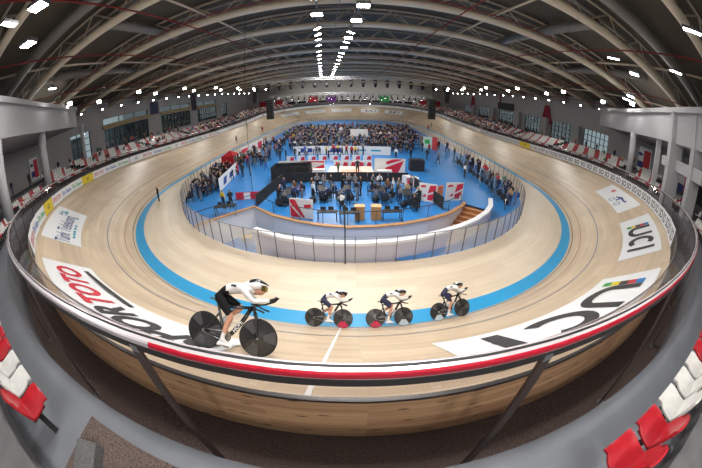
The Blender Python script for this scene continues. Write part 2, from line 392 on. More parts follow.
c = MB(); c.box((0, -.06, .35), (.12, .1, .16)); c.build('sensor_box', GREYMET, o)

# ------------------------------------------------------------------ panels and lettering on the banking
def rscale(u, t):
    x, y, a, b = pn(u); um = u % LT
    bend = um < QS or um > LT - QS or QS + S < um < 3 * QS + S
    return R / (R + wid(u) * t / W) if bend else 1.
def surf_text(s, uc, tc, size, mt, parent, shear=0., bold=0., width=1., lift=.03, name='lettering', geo=None):
    v, f = geo if geo else text_geo(s, size, shear, bold, width)
    k = rscale(uc, tc); m = MB(); m.add([bank(uc - x * k, tc + y, lift) for x, y in v], f); o = m.build(name, mt); o.parent = parent; return o
def track_panel(label, us, ts, group=None, mt=PANELW):
    """corner stations us=(u at reading start low, start high, end high, end low)"""
    m = MB(); n = 24; rows = []
    for i in range(n + 1):
        a = i / n
        lo = us[0] + (us[3] - us[0]) * a; hi = us[1] + (us[2] - us[1]) * a
        tl = ts[0] + (ts[3] - ts[0]) * a; th = ts[1] + (ts[2] - ts[1]) * a
        rows.append([bank(lo + (hi - lo) * b / 6, tl + (th - tl) * b / 6, .015) for b in range(7)])
    m.grid(rows); return tag(m.build('track_advert', mt), label, 'advert', group)
def uci_logo(uc, tc, h, parent, wf=1.15):
    cols = [(.02, .35, .08), (.8, .62, .02), (.03, .03, .03), (.6, .03, .04), (.02, .2, .55)]
    k = rscale(uc, tc); w = h * wf; th = .26 * h
    def P(x, y): x += (y) * .12; return bank(uc - x * k, tc + y, .03)
    x0 = -1.62 * w
    m = MB()
    for i in range(5):
        a, b = -h / 2 + h * (i * .2), -h / 2 + h * ((i + 1) * .2)
        m.add([P(x0, a), P(x0 + th, a), P(x0 + th, b), P(x0, b)], [(0, 1, 2, 3)], i)
    o = m.build('rainbow_bar', [mat('uci_stripe_%d' % i, c, .5) for i, c in enumerate(cols)]); o.parent = parent
    m = MB()
    def arc(cx, cy, rx, ry, a0, a1, n=14):
        rows = [[P(cx + math.cos(a) * (rx - q), cy + math.sin(a) * (ry - q * .8)) for q in (0, th)] for a in [a0 + (a1 - a0) * i / n for i in range(n + 1)]]; m.grid(rows)
    def bar(x, y0, y1): m.add([P(x, y0), P(x + th, y0), P(x + th, y1), P(x, y1)], [(0, 1, 2, 3)])
    H = h / 2; xu = x0 + th * 1.15; wu = w * 1.15
    bar(xu, -H * .25, H); bar(xu + wu - th, -H * .25, H); arc(xu + wu / 2, -H * .25, wu / 2, H * .75, PI, 2 * PI)
    xc = xu + wu + .14 * w
    arc(xc + wu / 2, 0, wu / 2, H, math.radians(50), math.radians(310), 20)
    bar(xc + wu + .12 * w, -H, H)
    o = m.build('lettering', INK); o.parent = parent
def corners(u_start, u_end, t0, t1, slant=0.): return (u_start, u_start - slant, u_end - slant, u_end), (t0, t1, t1, t0)

p = track_panel('white panel with blue Türk Telekom lettering on the banking', *corners(237.3, 231.3, 4.45, 7.2))
surf_text('Türk Telekom', 234.9, 5.75, 1.05, mat('navy_ink', (.02, .05, .25), .5), p, width=.66)
surf_text('', 234.9, 4.95, 1, CYAN, p, geo=([(x + dx, y) for x in (-1.5, -.9, -.35, .3, .9) for dx, y in ((0, -.09), (.42, -.09), (.42, .09), (0, .09))], [tuple(range(4 * i, 4 * i + 4)) for i in range(5)]), name='small_text_marks')
for (dx, dy, r_, c_) in ((-2.35, .55, .33, CYAN), (-1.8, .85, .2, BLUE), (-2.1, .9, .16, CYAN), (-1.9, .35, .14, BLUE), (-1.9, -.9, .22, CYAN)):
    surf_text('', 234.4 + dx, 5.9 + dy * .8, 1, c_, p, geo=([(0, r_ * 1.3), (-r_, -r_), (r_ * 1.2, -r_ * .6), (r_ * .3, 0)], [(0, 1, 2, 3)]), name='swirl_mark')
p = track_panel('white panel lettered SPOR TOTO in black and red on the banking', *corners(247.9, 240.4, 4.5, 7.1))
surf_text('SPOR', 246.2, 5.95, 1.15, INK, p, shear=.2, bold=.04, width=1.05)
surf_text('TOTO', 242.75, 5.95, 1.15, RED, p, shear=.2, bold=.035, width=1.05)
surf_text('', 242.9, 4.95, 1, INK, p, geo=([(-2.1, -.1), (2.3, -.1), (2.3, .1), (-2.1, .1)], [(0, 1, 2, 3)]), name='underline')
p = track_panel('white panel with a small red emblem and a blue cyclist mark', *corners(25.3, 19.2, 4.6, 7.0))
surf_text('', 23.9, 6.2, 1, mat('emblem_red', (.7, .1, .1), .5), p, geo=([(math.cos(a) * r_ * 1.2, math.sin(a) * r_) for a, r_ in [(i * .45, .18 + .25 * (i % 2)) for i in range(14)]], [tuple(range(14))]), name='emblem')
def ringgeo(cx, cy, r0, r1, n=20):
    v = [(cx + math.cos(2 * PI * i / n) * r, cy + math.sin(2 * PI * i / n) * r) for i in range(n) for r in (r0, r1)]
    return v, [(2 * i, 2 * i + 1, (2 * i + 3) % (2 * n), (2 * i + 2) % (2 * n)) for i in range(n)]
NAVYI = mat('navy_ink', (.02, .05, .25), .5)
surf_text('', 21.6, 5.5, 1, NAVYI, p, geo=ringgeo(-1., -.3, .28, .36), name='cyclist_mark'); surf_text('', 21.6, 5.5, 1, NAVYI, p, geo=ringgeo(.5, -.3, .28, .36), name='cyclist_mark')
surf_text('', 21.6, 5.5, 1, NAVYI, p, geo=([(-1.2, .35), (-.4, .75), (.5, .55), (.9, .7), (1.1, .45), (.5, .35), (-.2, .45), (-.2, -.1), (-.5, -.1), (-.5, .35), (-1.1, .2)], [tuple(range(11))]), name='cyclist_mark')
p = track_panel('large white panel with the UCI logo on the right side of the banking', *corners(17.2, 10.6, 4.35, 6.95)); uci_logo(13.6, 5.65, 1.75, p, .95)
p = track_panel('large white panel with the UCI logo partly under the near rail', *corners(8.3, 1.4, 4.3, 7.15)); uci_logo(4.7, 5.7, 1.9, p, 1.12)
p = track_panel('second UCI panel from the right speaker stack on the far banking', *corners(122., 116.2, 4.0, 6.0)); uci_logo(118.9, 5.0, 1.3, p, 1.)
p = track_panel('UCI panel closest to the right speaker stack on the far banking', *corners(114.2, 108.2, 4.0, 6.0)); uci_logo(111, 5.0, 1.3, p, 1.)
p = track_panel('white far banking panel with grey lettering, left of two UCI panels', *corners(131.3, 125., 4.2, 6.0)); surf_text('UCI', 128.2, 5.1, .8, mat('grey_ink', (.2, .2, .2), .5), p, width=.9)
p = track_panel('white far banking panel with green lettering, below the red flag', *corners(140., 133.2, 4.2, 6.0)); surf_text('Türk Telekom', 136.6, 5.1, .7, GREEN, p, width=.8)
p = track_panel('faint white panel closest to the left speaker stack on the far banking', *corners(149.5, 142.4, 4.2, 6.0)); surf_text('SPOR TOTO', 146, 5.1, .6, mat('grey_ink', (.2, .2, .2), .5), p)

# advertising boards along the foot of the glass
def ad_board(u, length, mt, txts, label, group):
    w = wid(u) - .10; x, y, a, b = pn(u)
    k = (1 if rscale(u, 1) == 1 else (R + w) / R)
    root = empty('advertising_board', off(u, w, ze(u)), heading(u) + PI)     # local +y faces outward
    slope = (ze(u + length / 2 / k) - ze(u - length / 2 / k)) / length
    root.rotation_euler = (0, math.atan(slope), heading(u) + PI)
    m = MB(); m.box((0, 0, .42), (length - .01, .04, .78)); m.build('board_panel', mt, root)
    for s, dx, size, c, wf in txts:
        v, f = text_geo(s, size, 0, .02, wf); m = MB(); m.add([(dx + q, -.026, .42 + z) for q, z in v], f); m.build('lettering', c, root)
    return tag(root, label, 'advertising board', group)
u = 10.6; i = 0
while u < 64:
    L = 2.7 if u < QS else 3.4; k = (R + 6.1) / R if u < QS else 1
    if 42.5 < u < 45: ad_board(u + L / k / 2, L, YELLOW, [('TOTO', 0, .3, INK, 1)], 'yellow advertising board at the foot of the right stand', None)
    else:
        n = 2 if u < QS else 3
        ad_board(u + L / k / 2, L, PANELW, [('SO', (j - (n - 1) / 2) * L / n, .52, INK, 1.15) for j in range(n)], 'white board repeating black SO lettering along the right side of the track', 'black lettered boards on the right')
    u += L / k + .02; i += 1
while u < 186:
    L = 4.; k = (R + 6.1) / R if QS + S < u < 3 * QS + S else 1
    ad_board(u + L / k / 2, L, PANELW, [], 'plain pale board along the top edge of the far half of the track', 'pale boards around the far banking'); u += L / k + .05
LT_TX = [('Türk Telekom', BLUE), ('SPOR TOTO', RED), ('UCI', INK), ('Türk Telekom', GREEN)]
i = 0
while u < 239.5:
    L = 2.7; bend = u > 250 - QS; k = (R + 6.1) / R if bend else 1
    c = u + L / k / 2
    if 224 < c < 226.3 or 232.5 < c < 234.8: ad_board(c, L, YELLOW, [('UCI', 0, .3, INK, 1)], 'yellow advertising board ' + ('beside the white Türk Telekom panel' if c > 230 else 'in front of the left seats, between white boards'), None)
    else:
        s, col = LT_TX[i % 4]; nm = {'BLU': 'blue Türk Telekom', 'RED': 'red SPOR TOTO', 'INK': 'black UCI', 'GRE': 'green Türk Telekom'}[['BLU', 'RED', 'INK', 'GRE'][i % 4]]
        ad_board(c, L, PANELW, [(s, 0, .36, col, .8)], 'white board with %s lettering along the left side of the track' % nm, 'left boards lettered ' + nm)
    i += 1; u += L / k + .02

# ------------------------------------------------------------------ people
def skin_mesh(name, nodes, bones, mats, sub=1, root='pelvis', relabel=None):
    names = list(nodes); idx = {n: i for i, n in enumerate(names)}
    me = bpy.data.meshes.new(name); me.from_pydata([nodes[n][0] for n in names], [(idx[a], idx[b]) for a, b, _ in bones], [])
    o = bpy.data.objects.new(name, me); COL.objects.link(o)
    md = o.modifiers.new('s', 'SKIN'); md.use_smooth_shade = True; md.branch_smoothing = .6
    for i, n in enumerate(names):
        r = nodes[n][1]; r = r if isinstance(r, tuple) else (r, r)
        me.skin_vertices[0].data[i].radius = r; me.skin_vertices[0].data[i].use_root = (n == root)
    sb = o.modifiers.new('d', 'SUBSURF'); sb.levels = sub; sb.render_levels = sub
    bpy.context.view_layer.update(); dg = bpy.context.evaluated_depsgraph_get()
    out = bpy.data.meshes.new_from_object(o.evaluated_get(dg)); out.name = name
    bpy.data.objects.remove(o); bpy.data.meshes.remove(me)
    out.materials.clear()
    for m in mats: out.materials.append(m)
    segs = []
    for a, b, k in bones:
        if k is None: continue
        ra, rb = [nodes[q][1][0] if isinstance(nodes[q][1], tuple) else nodes[q][1] for q in (a, b)]
        segs.append((Vector(nodes[a][0]), Vector(nodes[b][0]), ra, rb, k))
    for p in out.polygons:
        c = p.center; best = 1e9; bk = 0
        for a, b, ra, rb, k in segs:
            d = b - a; t = max(0, min(1, (c - a).dot(d) / max(1e-9, d.length_squared))); q = (c - a - d * t).length - (ra + (rb - ra) * t) * 1.0
            if q < best: best = q; bk = k
        if relabel: bk = relabel(c, bk)
        p.material_index = bk; p.use_smooth = True
    return out
# material slots: 0 skin 1 hair 2 top 3 trousers 4 shoes
def person_nodes(pose):
    N = {}
    sit = pose == 'sit'
    hz = .52 if sit else .88
    ln = .08 if pose == 'lean' else 0
    N['pelvis'] = ((0, 0, hz), (.15, .11)); N['belly'] = ((0, ln * .3, hz + .18), (.135, .10)); N['chest'] = ((0, ln + .01, hz + .40), (.165, .115))
    N['neck'] = ((0, ln * 1.4 + .01, hz + .55), .058); N['jaw'] = ((0, ln * 1.7 + .035, hz + .62), .07); N['crown'] = ((0, ln * 1.8 + .01, hz + .72), .088)
    for s, q in ((-1, 'l'), (1, 'r')):
        N['sh' + q] = ((s * .175, ln, hz + .47), .062)
        if pose == 'walk': el = (s * .22, -.10 * s, hz + .22); wr = (s * .21, .10 * -s + .05, hz + .02)
        elif pose == 'fold': el = (s * .22, .03, hz + .22); wr = (s * .05, .2, hz + .27)
        elif pose == 'sit': el = (s * .23, .06, hz + .22); wr = (s * .14, .30, hz + .17)
        elif pose == 'lean': el = (s * .24, .22, hz + .26); wr = (s * .17, .42, hz + .22)
        else: el = (s * .235, -.02, hz + .20); wr = (s * .24, .05, hz - .04)
        N['el' + q] = (el, .042); N['wr' + q] = (wr, .03)
        dx = Vector(wr) - Vector(el); dx.normalize(); N['ha' + q] = (tuple(Vector(wr) + dx * .09), (.035, .022))
        N['hi' + q] = ((s * .09, 0, hz - .06), .088)
        if sit: kn = (s * .12, .42, .50); an = (s * .12, .42, .09)
        elif pose == 'walk': kn = (s * .09, .12 * s + .06, .48); an = (s * .09, .24 * s - .02, .10)
        else: kn = (s * .10, .03, .47); an = (s * .11, -.01, .09)
        N['kn' + q] = (kn, .058); N['an' + q] = (an, .042); N['to' + q] = ((an[0], an[1] + .15, .035), (.04, .03))
    return N
PB = [('pelvis', 'belly', 3), ('belly', 'chest', 2), ('chest', 'neck', 2), ('neck', 'jaw', 0), ('jaw', 'crown', 0)]
for q in 'lr': PB += [('chest', 'sh' + q, 2), ('sh' + q, 'el' + q, 2), ('el' + q, 'wr' + q, 2), ('wr' + q, 'ha' + q, 0), ('pelvis', 'hi' + q, 3), ('hi' + q, 'kn' + q, 3), ('kn' + q, 'an' + q, 3), ('an' + q, 'to' + q, 4)]
PM = {}
for pose in ('stand', 'walk', 'fold', 'sit', 'lean'):
    N = person_nodes(pose); jy, jz = N['jaw'][0][1], N['jaw'][0][2]
    def rl(c, k, jy=jy, jz=jz):
        if k == 0 and c.z > jz - .04 and abs(c.x) < .12 and (c.y < jy - .035 or c.z > jz + .11): return 1
        return k
    PM[pose] = skin_mesh('person_' + pose, N, PB, [SKIN, HAIR, BLACK, BLACK, BLACK], 1, relabel=rl)
    PM[pose + '_far'] = skin_mesh('person_' + pose, N, PB, [SKIN, HAIR, BLACK, BLACK, BLACK], 0, relabel=rl)
CLO = {'black': (.02, .02, .024), 'navy': (.02, .03, .09), 'red': (.5, .02, .03), 'white': (.75, .75, .75), 'grey': (.18, .18, .2), 'yellow': (.75, .5, .02), 'blue': (.03, .12, .5), 'green': (.03, .2, .1), 'tan': (.45, .3, .16), 'orange': (.8, .2, .03), 'brown': (.15, .08, .04)}
for k, c in CLO.items(): mat('cloth_' + k, c, .85)
HAIRS = {'dark': (.02, .015, .012), 'brown': (.09, .045, .02), 'fair': (.4, .26, .1)}
for k, c in HAIRS.items(): mat('hair_' + k, c, .7)
_PC = {}
def person_data(pose, top, legs='black', hair='dark', skin=0, shoes='black'):
    k = (pose, top, legs, hair, skin, shoes)
    if k not in _PC:
        me = PM[pose].copy(); me.name = 'person'
        for i, q in enumerate([SKIN2 if skin else SKIN, MATS['hair_' + hair], MATS['cloth_' + top], MATS['cloth_' + legs], MATS['cloth_' + shoes]]): me.materials[i] = q
        _PC[k] = me
    return _PC[k]
def person(x, y, z, rz, pose, top, legs='black', hair='dark', skin=0, label='', group=None, s=.97, shoes='black'):
    o = link('person', person_data(pose, top, legs, hair, skin, shoes), None, (x, y, z - .012), rz); o.scale = (s, s, s)
    return tag(o, label, 'person', group)
CROWD = []       # anonymous people: (x, y, z, rz, pose, colours, label, group, scale, seat needed)
person(-18.35, 22.1, 0, 2.6, 'stand', 'black', 'black', 'dark', 0, 'person in black standing alone on the track by the blue band')

# ------------------------------------------------------------------ track bicycles and riders (x forward, z up)
WR, RX, FX = .335, -.42, .56
def disc_wheel(name, cx, root, accent=None):
    m = MB(); n = 40
    prof = [(.0, .03), (.05, .028), (.10, .022), (.30, .010), (.315, .012)]
    for s in (-1, 1):
        rows = [[(cx + r * math.cos(2 * PI * i / n), s * y, WR + r * math.sin(2 * PI * i / n)) for r, y in prof] for i in range(n + 1)]
        k = len(m.f); m.grid(rows, smooth=True)
        for fi in range(k, len(m.f)):
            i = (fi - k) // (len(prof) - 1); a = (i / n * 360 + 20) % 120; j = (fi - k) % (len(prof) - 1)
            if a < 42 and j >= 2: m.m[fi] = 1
            if accent and 225 < i / n * 360 < 300 and j >= 3 - 1: m.m[fi] = 2
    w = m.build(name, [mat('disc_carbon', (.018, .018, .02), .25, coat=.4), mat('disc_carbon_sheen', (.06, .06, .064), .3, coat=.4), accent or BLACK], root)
    t = MB(); t.tube([(cx + .3225 * math.cos(2 * PI * i / n), 0, WR + .3225 * math.sin(2 * PI * i / n)) for i in range(n)], .0125, 8, closed=True); t.build('tyre', mat('tyre_rubber', (.015, .015, .015), .6), w)
    h = MB(); h.cyl((cx, -.06, WR), .018, .12, 12, axis='y'); h.build('axle', STEEL, w)
    return w
CARB = mat('frame_carbon', (.02, .02, .022), .25, coat=.5)
def oval(m, pts, r, flat): m.tube(pts, r, 10, flat=flat)
def bike(phase, accents=(None, None), label='', mark='HOPE', group=None):
    root = empty('track_bicycle'); tag(root, label, 'bicycle', group)
    BB = Vector((0, 0, .29))
    f = MB()
    f.tube([(.44, 0, .86), (.30, 0, .62), (.10, 0, .36), BB], [.035, .04, .04, .045], 12)
    f.tube([(-.17, 0, .78), (.10, 0, .81), (.43, 0, .83)], [.02, .024, .03], 10)
    f.tube([(-.21, 0, .90), (-.17, 0, .78), (-.10, 0, .5), BB], [.018, .024, .028, .04], 10)
    f.tube([(.45, 0, .87), (.49, 0, .74)], [.032, .032], 12)
    for s in (-1, 1):
        f.tube([BB + Vector((-.03, s * .03, 0)), (RX + .1, s * .055, .31), (RX, s * .06, WR)], [.016, .013, .012], 8)
        f.tube([(-.15, s * .02, .68), (RX + .12, s * .05, .47), (RX, s * .06, WR)], [.012, .011, .011], 8)
    fr_ = f.build('frame', CARB, root)
    for s in (-1, 1):
        v, fa = text_geo(mark, .065, .15, .02, 1.1); ang = math.atan2(.50, .34); ca, sa = math.cos(ang), math.sin(ang); m = MB()
        m.add([(.205 + (x * ca - y * sa) * (1 if s < 0 else 1) * 1, s * .0445, .495 + x * sa + y * ca) for x, y in ([(q, w_) for q, w_ in v] if s < 0 else [(-q, w_) for q, w_ in v])], fa); m.build('lettering', WHITE, fr_)
    fk = MB()
    for s in (-1, 1): fk.tube([(.49, s * .035, .74), (.51, s * .055, .68), (FX, s * .058, WR)], [.022, .02, .013], 8)
    fk.box((.495, 0, .73), (.05, .09, .05)); fk.build('fork', CARB, root)
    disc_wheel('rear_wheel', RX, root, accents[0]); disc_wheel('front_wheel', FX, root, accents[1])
    b = MB(); b.tube([(.46, 0, .86), (.50, 0, .885)], .025, 8)
    b.tube([(.56, -.21, .83), (.50, -.17, .865), (.49, 0, .87), (.50, .17, .865), (.56, .21, .83)], .014, 8)
    for s in (-1, 1): b.tube([(.56, s * .21, .83), (.64, s * .215, .805), (.69, s * .215, .79)], [.014, .016, .016], 8)
    hb = b.build('handlebar', BLACK, root)
    for s in (-1, 1):
        e = MB(); e.tube([(.48, s * .055, .885), (.66, s * .05, .915), (.80, s * .045, .97), (.85, s * .045, 1.02)], .0135, 8); e.build('aero_extension', BLACK, hb)
        e = MB(); e.box((.50, s * .075, .900), (.13, .075, .022)); e.build('arm_pad', mat('pad_foam', (.03, .03, .03), .9), hb)
    sd = MB(); sd.grid([[(-.33 + .26 * i / 8, y * (.07 if i < 3 else .07 - .009 * (i - 2)), .925 - abs(y) ** 2 * .025 - (.012 if 2 < i < 6 else 0)) for y in (-1, -.6, -.2, .2, .6, 1)] for i in range(9)], smooth=True)
    sd.grid([[(-.33 + .26 * i / 8, y * (.06 if i < 3 else .06 - .008 * (i - 2)), .895) for y in (1, .2, -.2, -1)] for i in range(9)]); sd.tube([(-.25, 0, .895), (-.21, 0, .87)], .02, 8)
    sd.build('saddle', BLACK, root)
    c = MB(); n = 28; c.grid([[(r * math.cos(2 * PI * i / n), -.048, .29 + r * math.sin(2 * PI * i / n)) for r in (.03, .095)] for i in range(n + 1)])
    c.tube([(.095 * math.cos(2 * PI * i / n), -.048, .29 + .095 * math.sin(2 * PI * i / n)) for i in range(n)], .006, 6, closed=True)
    c.cyl((0, -.07, .29), .022, .14, 12, axis='y')
    c.build('chainring', mat('chainring_alloy', (.35, .32, .28), .3, metal=.8), root)
    ch = MB()
    ch.tube([(0, -.048, .385), (RX, -.048, WR + .032)], .006, 6); ch.tube([(0, -.048, .195), (RX, -.048, WR - .032)], .006, 6); ch.cyl((RX, -.052, WR), .033, .008, 14, axis='y')
    ch.build('chain', STEEL, root)
    for s, a in ((-1, phase), (1, phase + PI)):
        px, pz = .17 * math.cos(a), .29 + .17 * math.sin(a)
        k = MB(); k.tube([(0, s * .07, .29), (px, s * .075, pz)], [.016, .012], 8); cr = k.build('crank', CARB, root)
        k = MB(); k.box((px, s * .115, pz), (.09, .07, .018)); k.tube([(px, s * .075, pz), (px, s * .15, pz)], .007, 6); k.build('pedal', DARKMET, cr)
    return root
def ik(h, a, l1, l2, fwd=1):
    h = Vector(h); a = Vector(a); d = a - h; L = min(d.length, (l1 + l2) * .999); e = d.normalized()
    c = (l1 * l1 + L * L - l2 * l2) / (2 * l1 * L); s = math.sqrt(max(0, 1 - c * c))
    n = Vector((-e.z, 0, e.x)) if not isinstance(fwd, Vector) else fwd
    if not isinstance(fwd, Vector) and n.x < 0: n = -n
    return h + e * l1 * c + n * l1 * s
def rider_mesh(phase, name):
    N = {}; B = []
    # slots 0 skin 1 hair 2 jersey 3 shorts 4 socks 5 gloves
    N['pelvis'] = ((-.19, 0, 1.02), (.135, .125)); N['waist'] = ((-.02, 0, 1.12), (.14, .125)); N['chest'] = ((.17, 0, 1.155), (.165, .14)); N['upper'] = ((.31, 0, 1.13), (.16, .115))
    N['neck'] = ((.435, 0, 1.125), .06); N['jaw'] = ((.545, 0, 1.115), .066); N['crown'] = ((.555, 0, 1.205), .085); N['chin'] = ((.615, 0, 1.065), .035); N['nose'] = ((.652, 0, 1.135), .016)
    B += [('pelvis', 'waist', 3), ('waist', 'chest', 2), ('chest', 'upper', 2), ('upper', 'neck', 2), ('neck', 'jaw', 0), ('jaw', 'crown', 0), ('jaw', 'chin', 0), ('jaw', 'nose', 0)]
    for s, q, ph in ((-1, 'r', phase), (1, 'l', phase + PI)):
        N['sh' + q] = ((.33, s * .165, 1.08), .068)
        N['el' + q] = ((.47, s * .115, .945), .046); N['wr' + q] = ((.735, s * .055, .985), .032)
        N['ha' + q] = ((.80, s * .048, 1.012), (.036, .027)); B += [('upper', 'sh' + q, 2), ('sh' + q, 'el' + q, 2), ('el' + q, 'wr' + q, 2), ('wr' + q, 'ha' + q, 5)]
        for i, (dy, ln) in enumerate(((-.026, .9), (-.009, 1.05), (.009, 1.), (.026, .82))):
            y0 = s * .048 + dy; a = 'f%d%s' % (i, q)
            N[a + 'a'] = ((.835, y0, 1.042), .0105); N[a + 'b'] = ((.835 + .030 * ln, y0, 1.045), .0095); N[a + 'c'] = ((.835 + .034 * ln, y0, 1.018), .0085)
            B += [('ha' + q, a + 'a', 5), (a + 'a', a + 'b', 5), (a + 'b', a + 'c', 5)]
        N['t1' + q] = ((.81, s * .048 - s * .03, 1.038), .011); N['t2' + q] = ((.838, s * .048 - s * .03, 1.062), .0095); B += [('ha' + q, 't1' + q, 5), ('t1' + q, 't2' + q, 5)]
        hip = Vector((-.17, s * .095, .985)); fo = Vector((.17 * math.cos(ph), s * .11, .29 + .17 * math.sin(ph)))
        ank = fo + Vector((-.095, -s * .005, .115)); kn = ik(hip, ank, .44, .43); kn.y = s * .10
        N['hi' + q] = (tuple(hip), .10); N['th' + q] = (tuple(hip.lerp(kn, .5)), (.088, .085)); N['kd' + q] = (tuple(hip.lerp(kn, .86)), .064); N['kn' + q] = (tuple(kn), .058)
        N['ca' + q] = (tuple(kn.lerp(ank, .33) + Vector((-.02, 0, 0))), .058); N['so' + q] = (tuple(kn.lerp(ank, .68)), .042); N['an' + q] = (tuple(ank), .036)
        N['he' + q] = (tuple(fo + Vector((-.13, 0, .055))), (.034, .034)); N['to' + q] = (tuple(fo + Vector((.06, 0, .035))), (.036, .026))
        B += [('pelvis', 'hi' + q, 3), ('hi' + q, 'th' + q, 3), ('th' + q, 'kd' + q, 3), ('kd' + q, 'kn' + q, 0), ('kn' + q, 'ca' + q, 0), ('ca' + q, 'so' + q, 0), ('so' + q, 'an' + q, 4), ('an' + q, 'he' + q, 4), ('an' + q, 'to' + q, 4)]
    return skin_mesh(name, N, B, [SKIN, HAIR, WHITE, BLACK, WHITE, BLACK], 2)
def helmet(root, mats_, visor):
    m = MB(); rows = []
    for i in range(15):
        a = i / 14; x = .695 - .46 * a
        e = math.sin(min(1, a * 1.55 + .12) * PI / 2) * (1 - max(0, a - .5) ** 1.5 * 1.7)
        zc = 1.215 - .04 * a * a; rx = .118 * max(.05, e); rz = .130 * max(.04, e)
        rows.append([(x, rx * math.cos(t) * 1.02, zc + rz * math.sin(t) if math.sin(t) > 0 else zc + rz * .55 * math.sin(t)) for t in [-.9 + (PI + 1.8) * k / 18 for k in range(19)]])
    m.grid(rows, smooth=True)
    for fi in range(len(m.f)):
        i, k = divmod(fi, 18)
        if 5 <= k <= 12 and i < 10: m.m[fi] = 1
    h = m.build('aero_helmet', mats_, root)
    v = MB(); v.grid([[(.55 + .128 * math.cos(t), .112 * math.sin(t), z) for t in [-1.25 + 2.5 * k / 12 for k in range(13)]] for z in (1.225, 1.19, 1.155, 1.13)], smooth=True)
    v.build('visor', visor, h)
def rider(phase, mesh, label, shorts, hel, visor, group=None, skin=None, number=True):
    o = link('cyclist', mesh); tag(o, label, 'person', group)
    if shorts: o.data = mesh = mesh.copy(); mesh.materials[3] = shorts
    helmet(o, hel, visor)
    for s, q, ph in ((-1, 'r', phase), (1, 'l', phase + PI)):
        fo = Vector((.17 * math.cos(ph), s * .11, .29 + .17 * math.sin(ph)))
        m = MB(); rows = []
        for i in range(9):
            a = i / 8; x = -.175 + .285 * a; w = .040 + .006 * math.sin(a * PI) - (.018 if i in (0, 8) else 0); hh = (.085 - .05 * a) if i not in (0, 8) else .03 - .0 * a
            rows.append([tuple(fo + Vector((x, w * math.cos(t), .012 + (hh * math.sin(t) if math.sin(t) > 0 else 0)))) for t in [2 * PI * k / 12 for k in range(13)]])
        m.grid(rows, smooth=True); m.build('shoe', mat('shoe_white', (.8, .8, .8), .35), o)
    if number:
        m = MB(); m.add([(.10, -.07, 1.372), (.10, .07, 1.372), (.01, .07, 1.345), (.01, -.07, 1.345)], [(0, 1, 2, 3)]); 
        v, f = ([(-.05, -.015), (.05, -.022), (.05, .018), (-.04, .022)], [(0, 1, 2, 3)]); m2 = MB()
        m2.add([(.12 + x, -.158, 1.17 + y) for x, y in v], f); m2.build('chest_mark', INK, o)
    return o
def on_bank(o, u, t, extra=0., yaw=0., sc_=1.):
    z = ze(u); w = math.sqrt(W * W - z * z); x, y, a, b = pn(u); n = Vector((-a * z / W, -b * z / W, w / W)); x = Vector((-b, a, 0)).normalized()
    if t < .3: t = max(t, .02)
    yv = n.cross(x); o.matrix_world = Matrix.Translation(bank(u, t, .004)) @ Matrix((x, yv, n)).transposed().to_4x4() @ Matrix.Rotation(yaw, 4, 'Z') @ Matrix.Rotation(extra, 4, 'X') @ Matrix.Scale(sc_, 4)
HW = [mat('helmet_white', (.8, .8, .8), .25, coat=.4), mat('helmet_black', (.02, .02, .02), .25, coat=.4)]
HB = [mat('helmet_black', (.02, .02, .02), .25), mat('helmet_band_white', (.6, .6, .6), .3)]
GOLD = mat('visor_gold', (.45, .33, .10), .12, metal=.9); SMOKE = mat('visor_smoke', (.02, .02, .025), .1, coat=.5)
NAVYS = mat('shorts_navy', (.015, .02, .07), .6)
ph0 = math.radians(-78)
rm = rider_mesh(ph0, 'cyclist_low')
b0 = bike(ph0, label='black disc-wheeled track bicycle ridden high on the banking by the large cyclist'); on_bank(b0, -2.02, 5.85, -.03, .17, 1.07)
r0 = rider(ph0, rm, 'large cyclist in white jersey and black shorts riding high on the banking', mat('shorts_black', (.008, .008, .01), .8, spec=.2), HW, GOLD); on_bank(r0, -2.02, 5.85, -.03, .17, 1.07)
ACR = mat('accent_red', (.5, .01, .06), .3); ACB = mat('accent_pale', (.45, .55, .62), .3)
for u, ph, acc, nm, nb in ((-1.05, math.radians(-30), (None, ACR), 'first from the left of the three small cyclists, crossing the white line', 'black track bicycle with a red patch on its front disc, under the last small cyclist'),
                       (1.08, math.radians(-60), (ACR, ACB), 'middle one of the three small cyclists in white on the blue band', 'black track bicycle with a red patch on its rear disc, under the middle small cyclist'),
                       (3.43, math.radians(-85), (ACB, None), 'leading one of the three small cyclists, ahead on the right', 'black track bicycle under the leading small cyclist')):
    b = bike(ph, acc, nb); on_bank(b, u, .42, 0, 0, 1.03)
    r = rider(ph, rider_mesh(ph, 'cyclist_low'), nm, NAVYS, HB, SMOKE); on_bank(r, u, .42, 0, 0, 1.03)

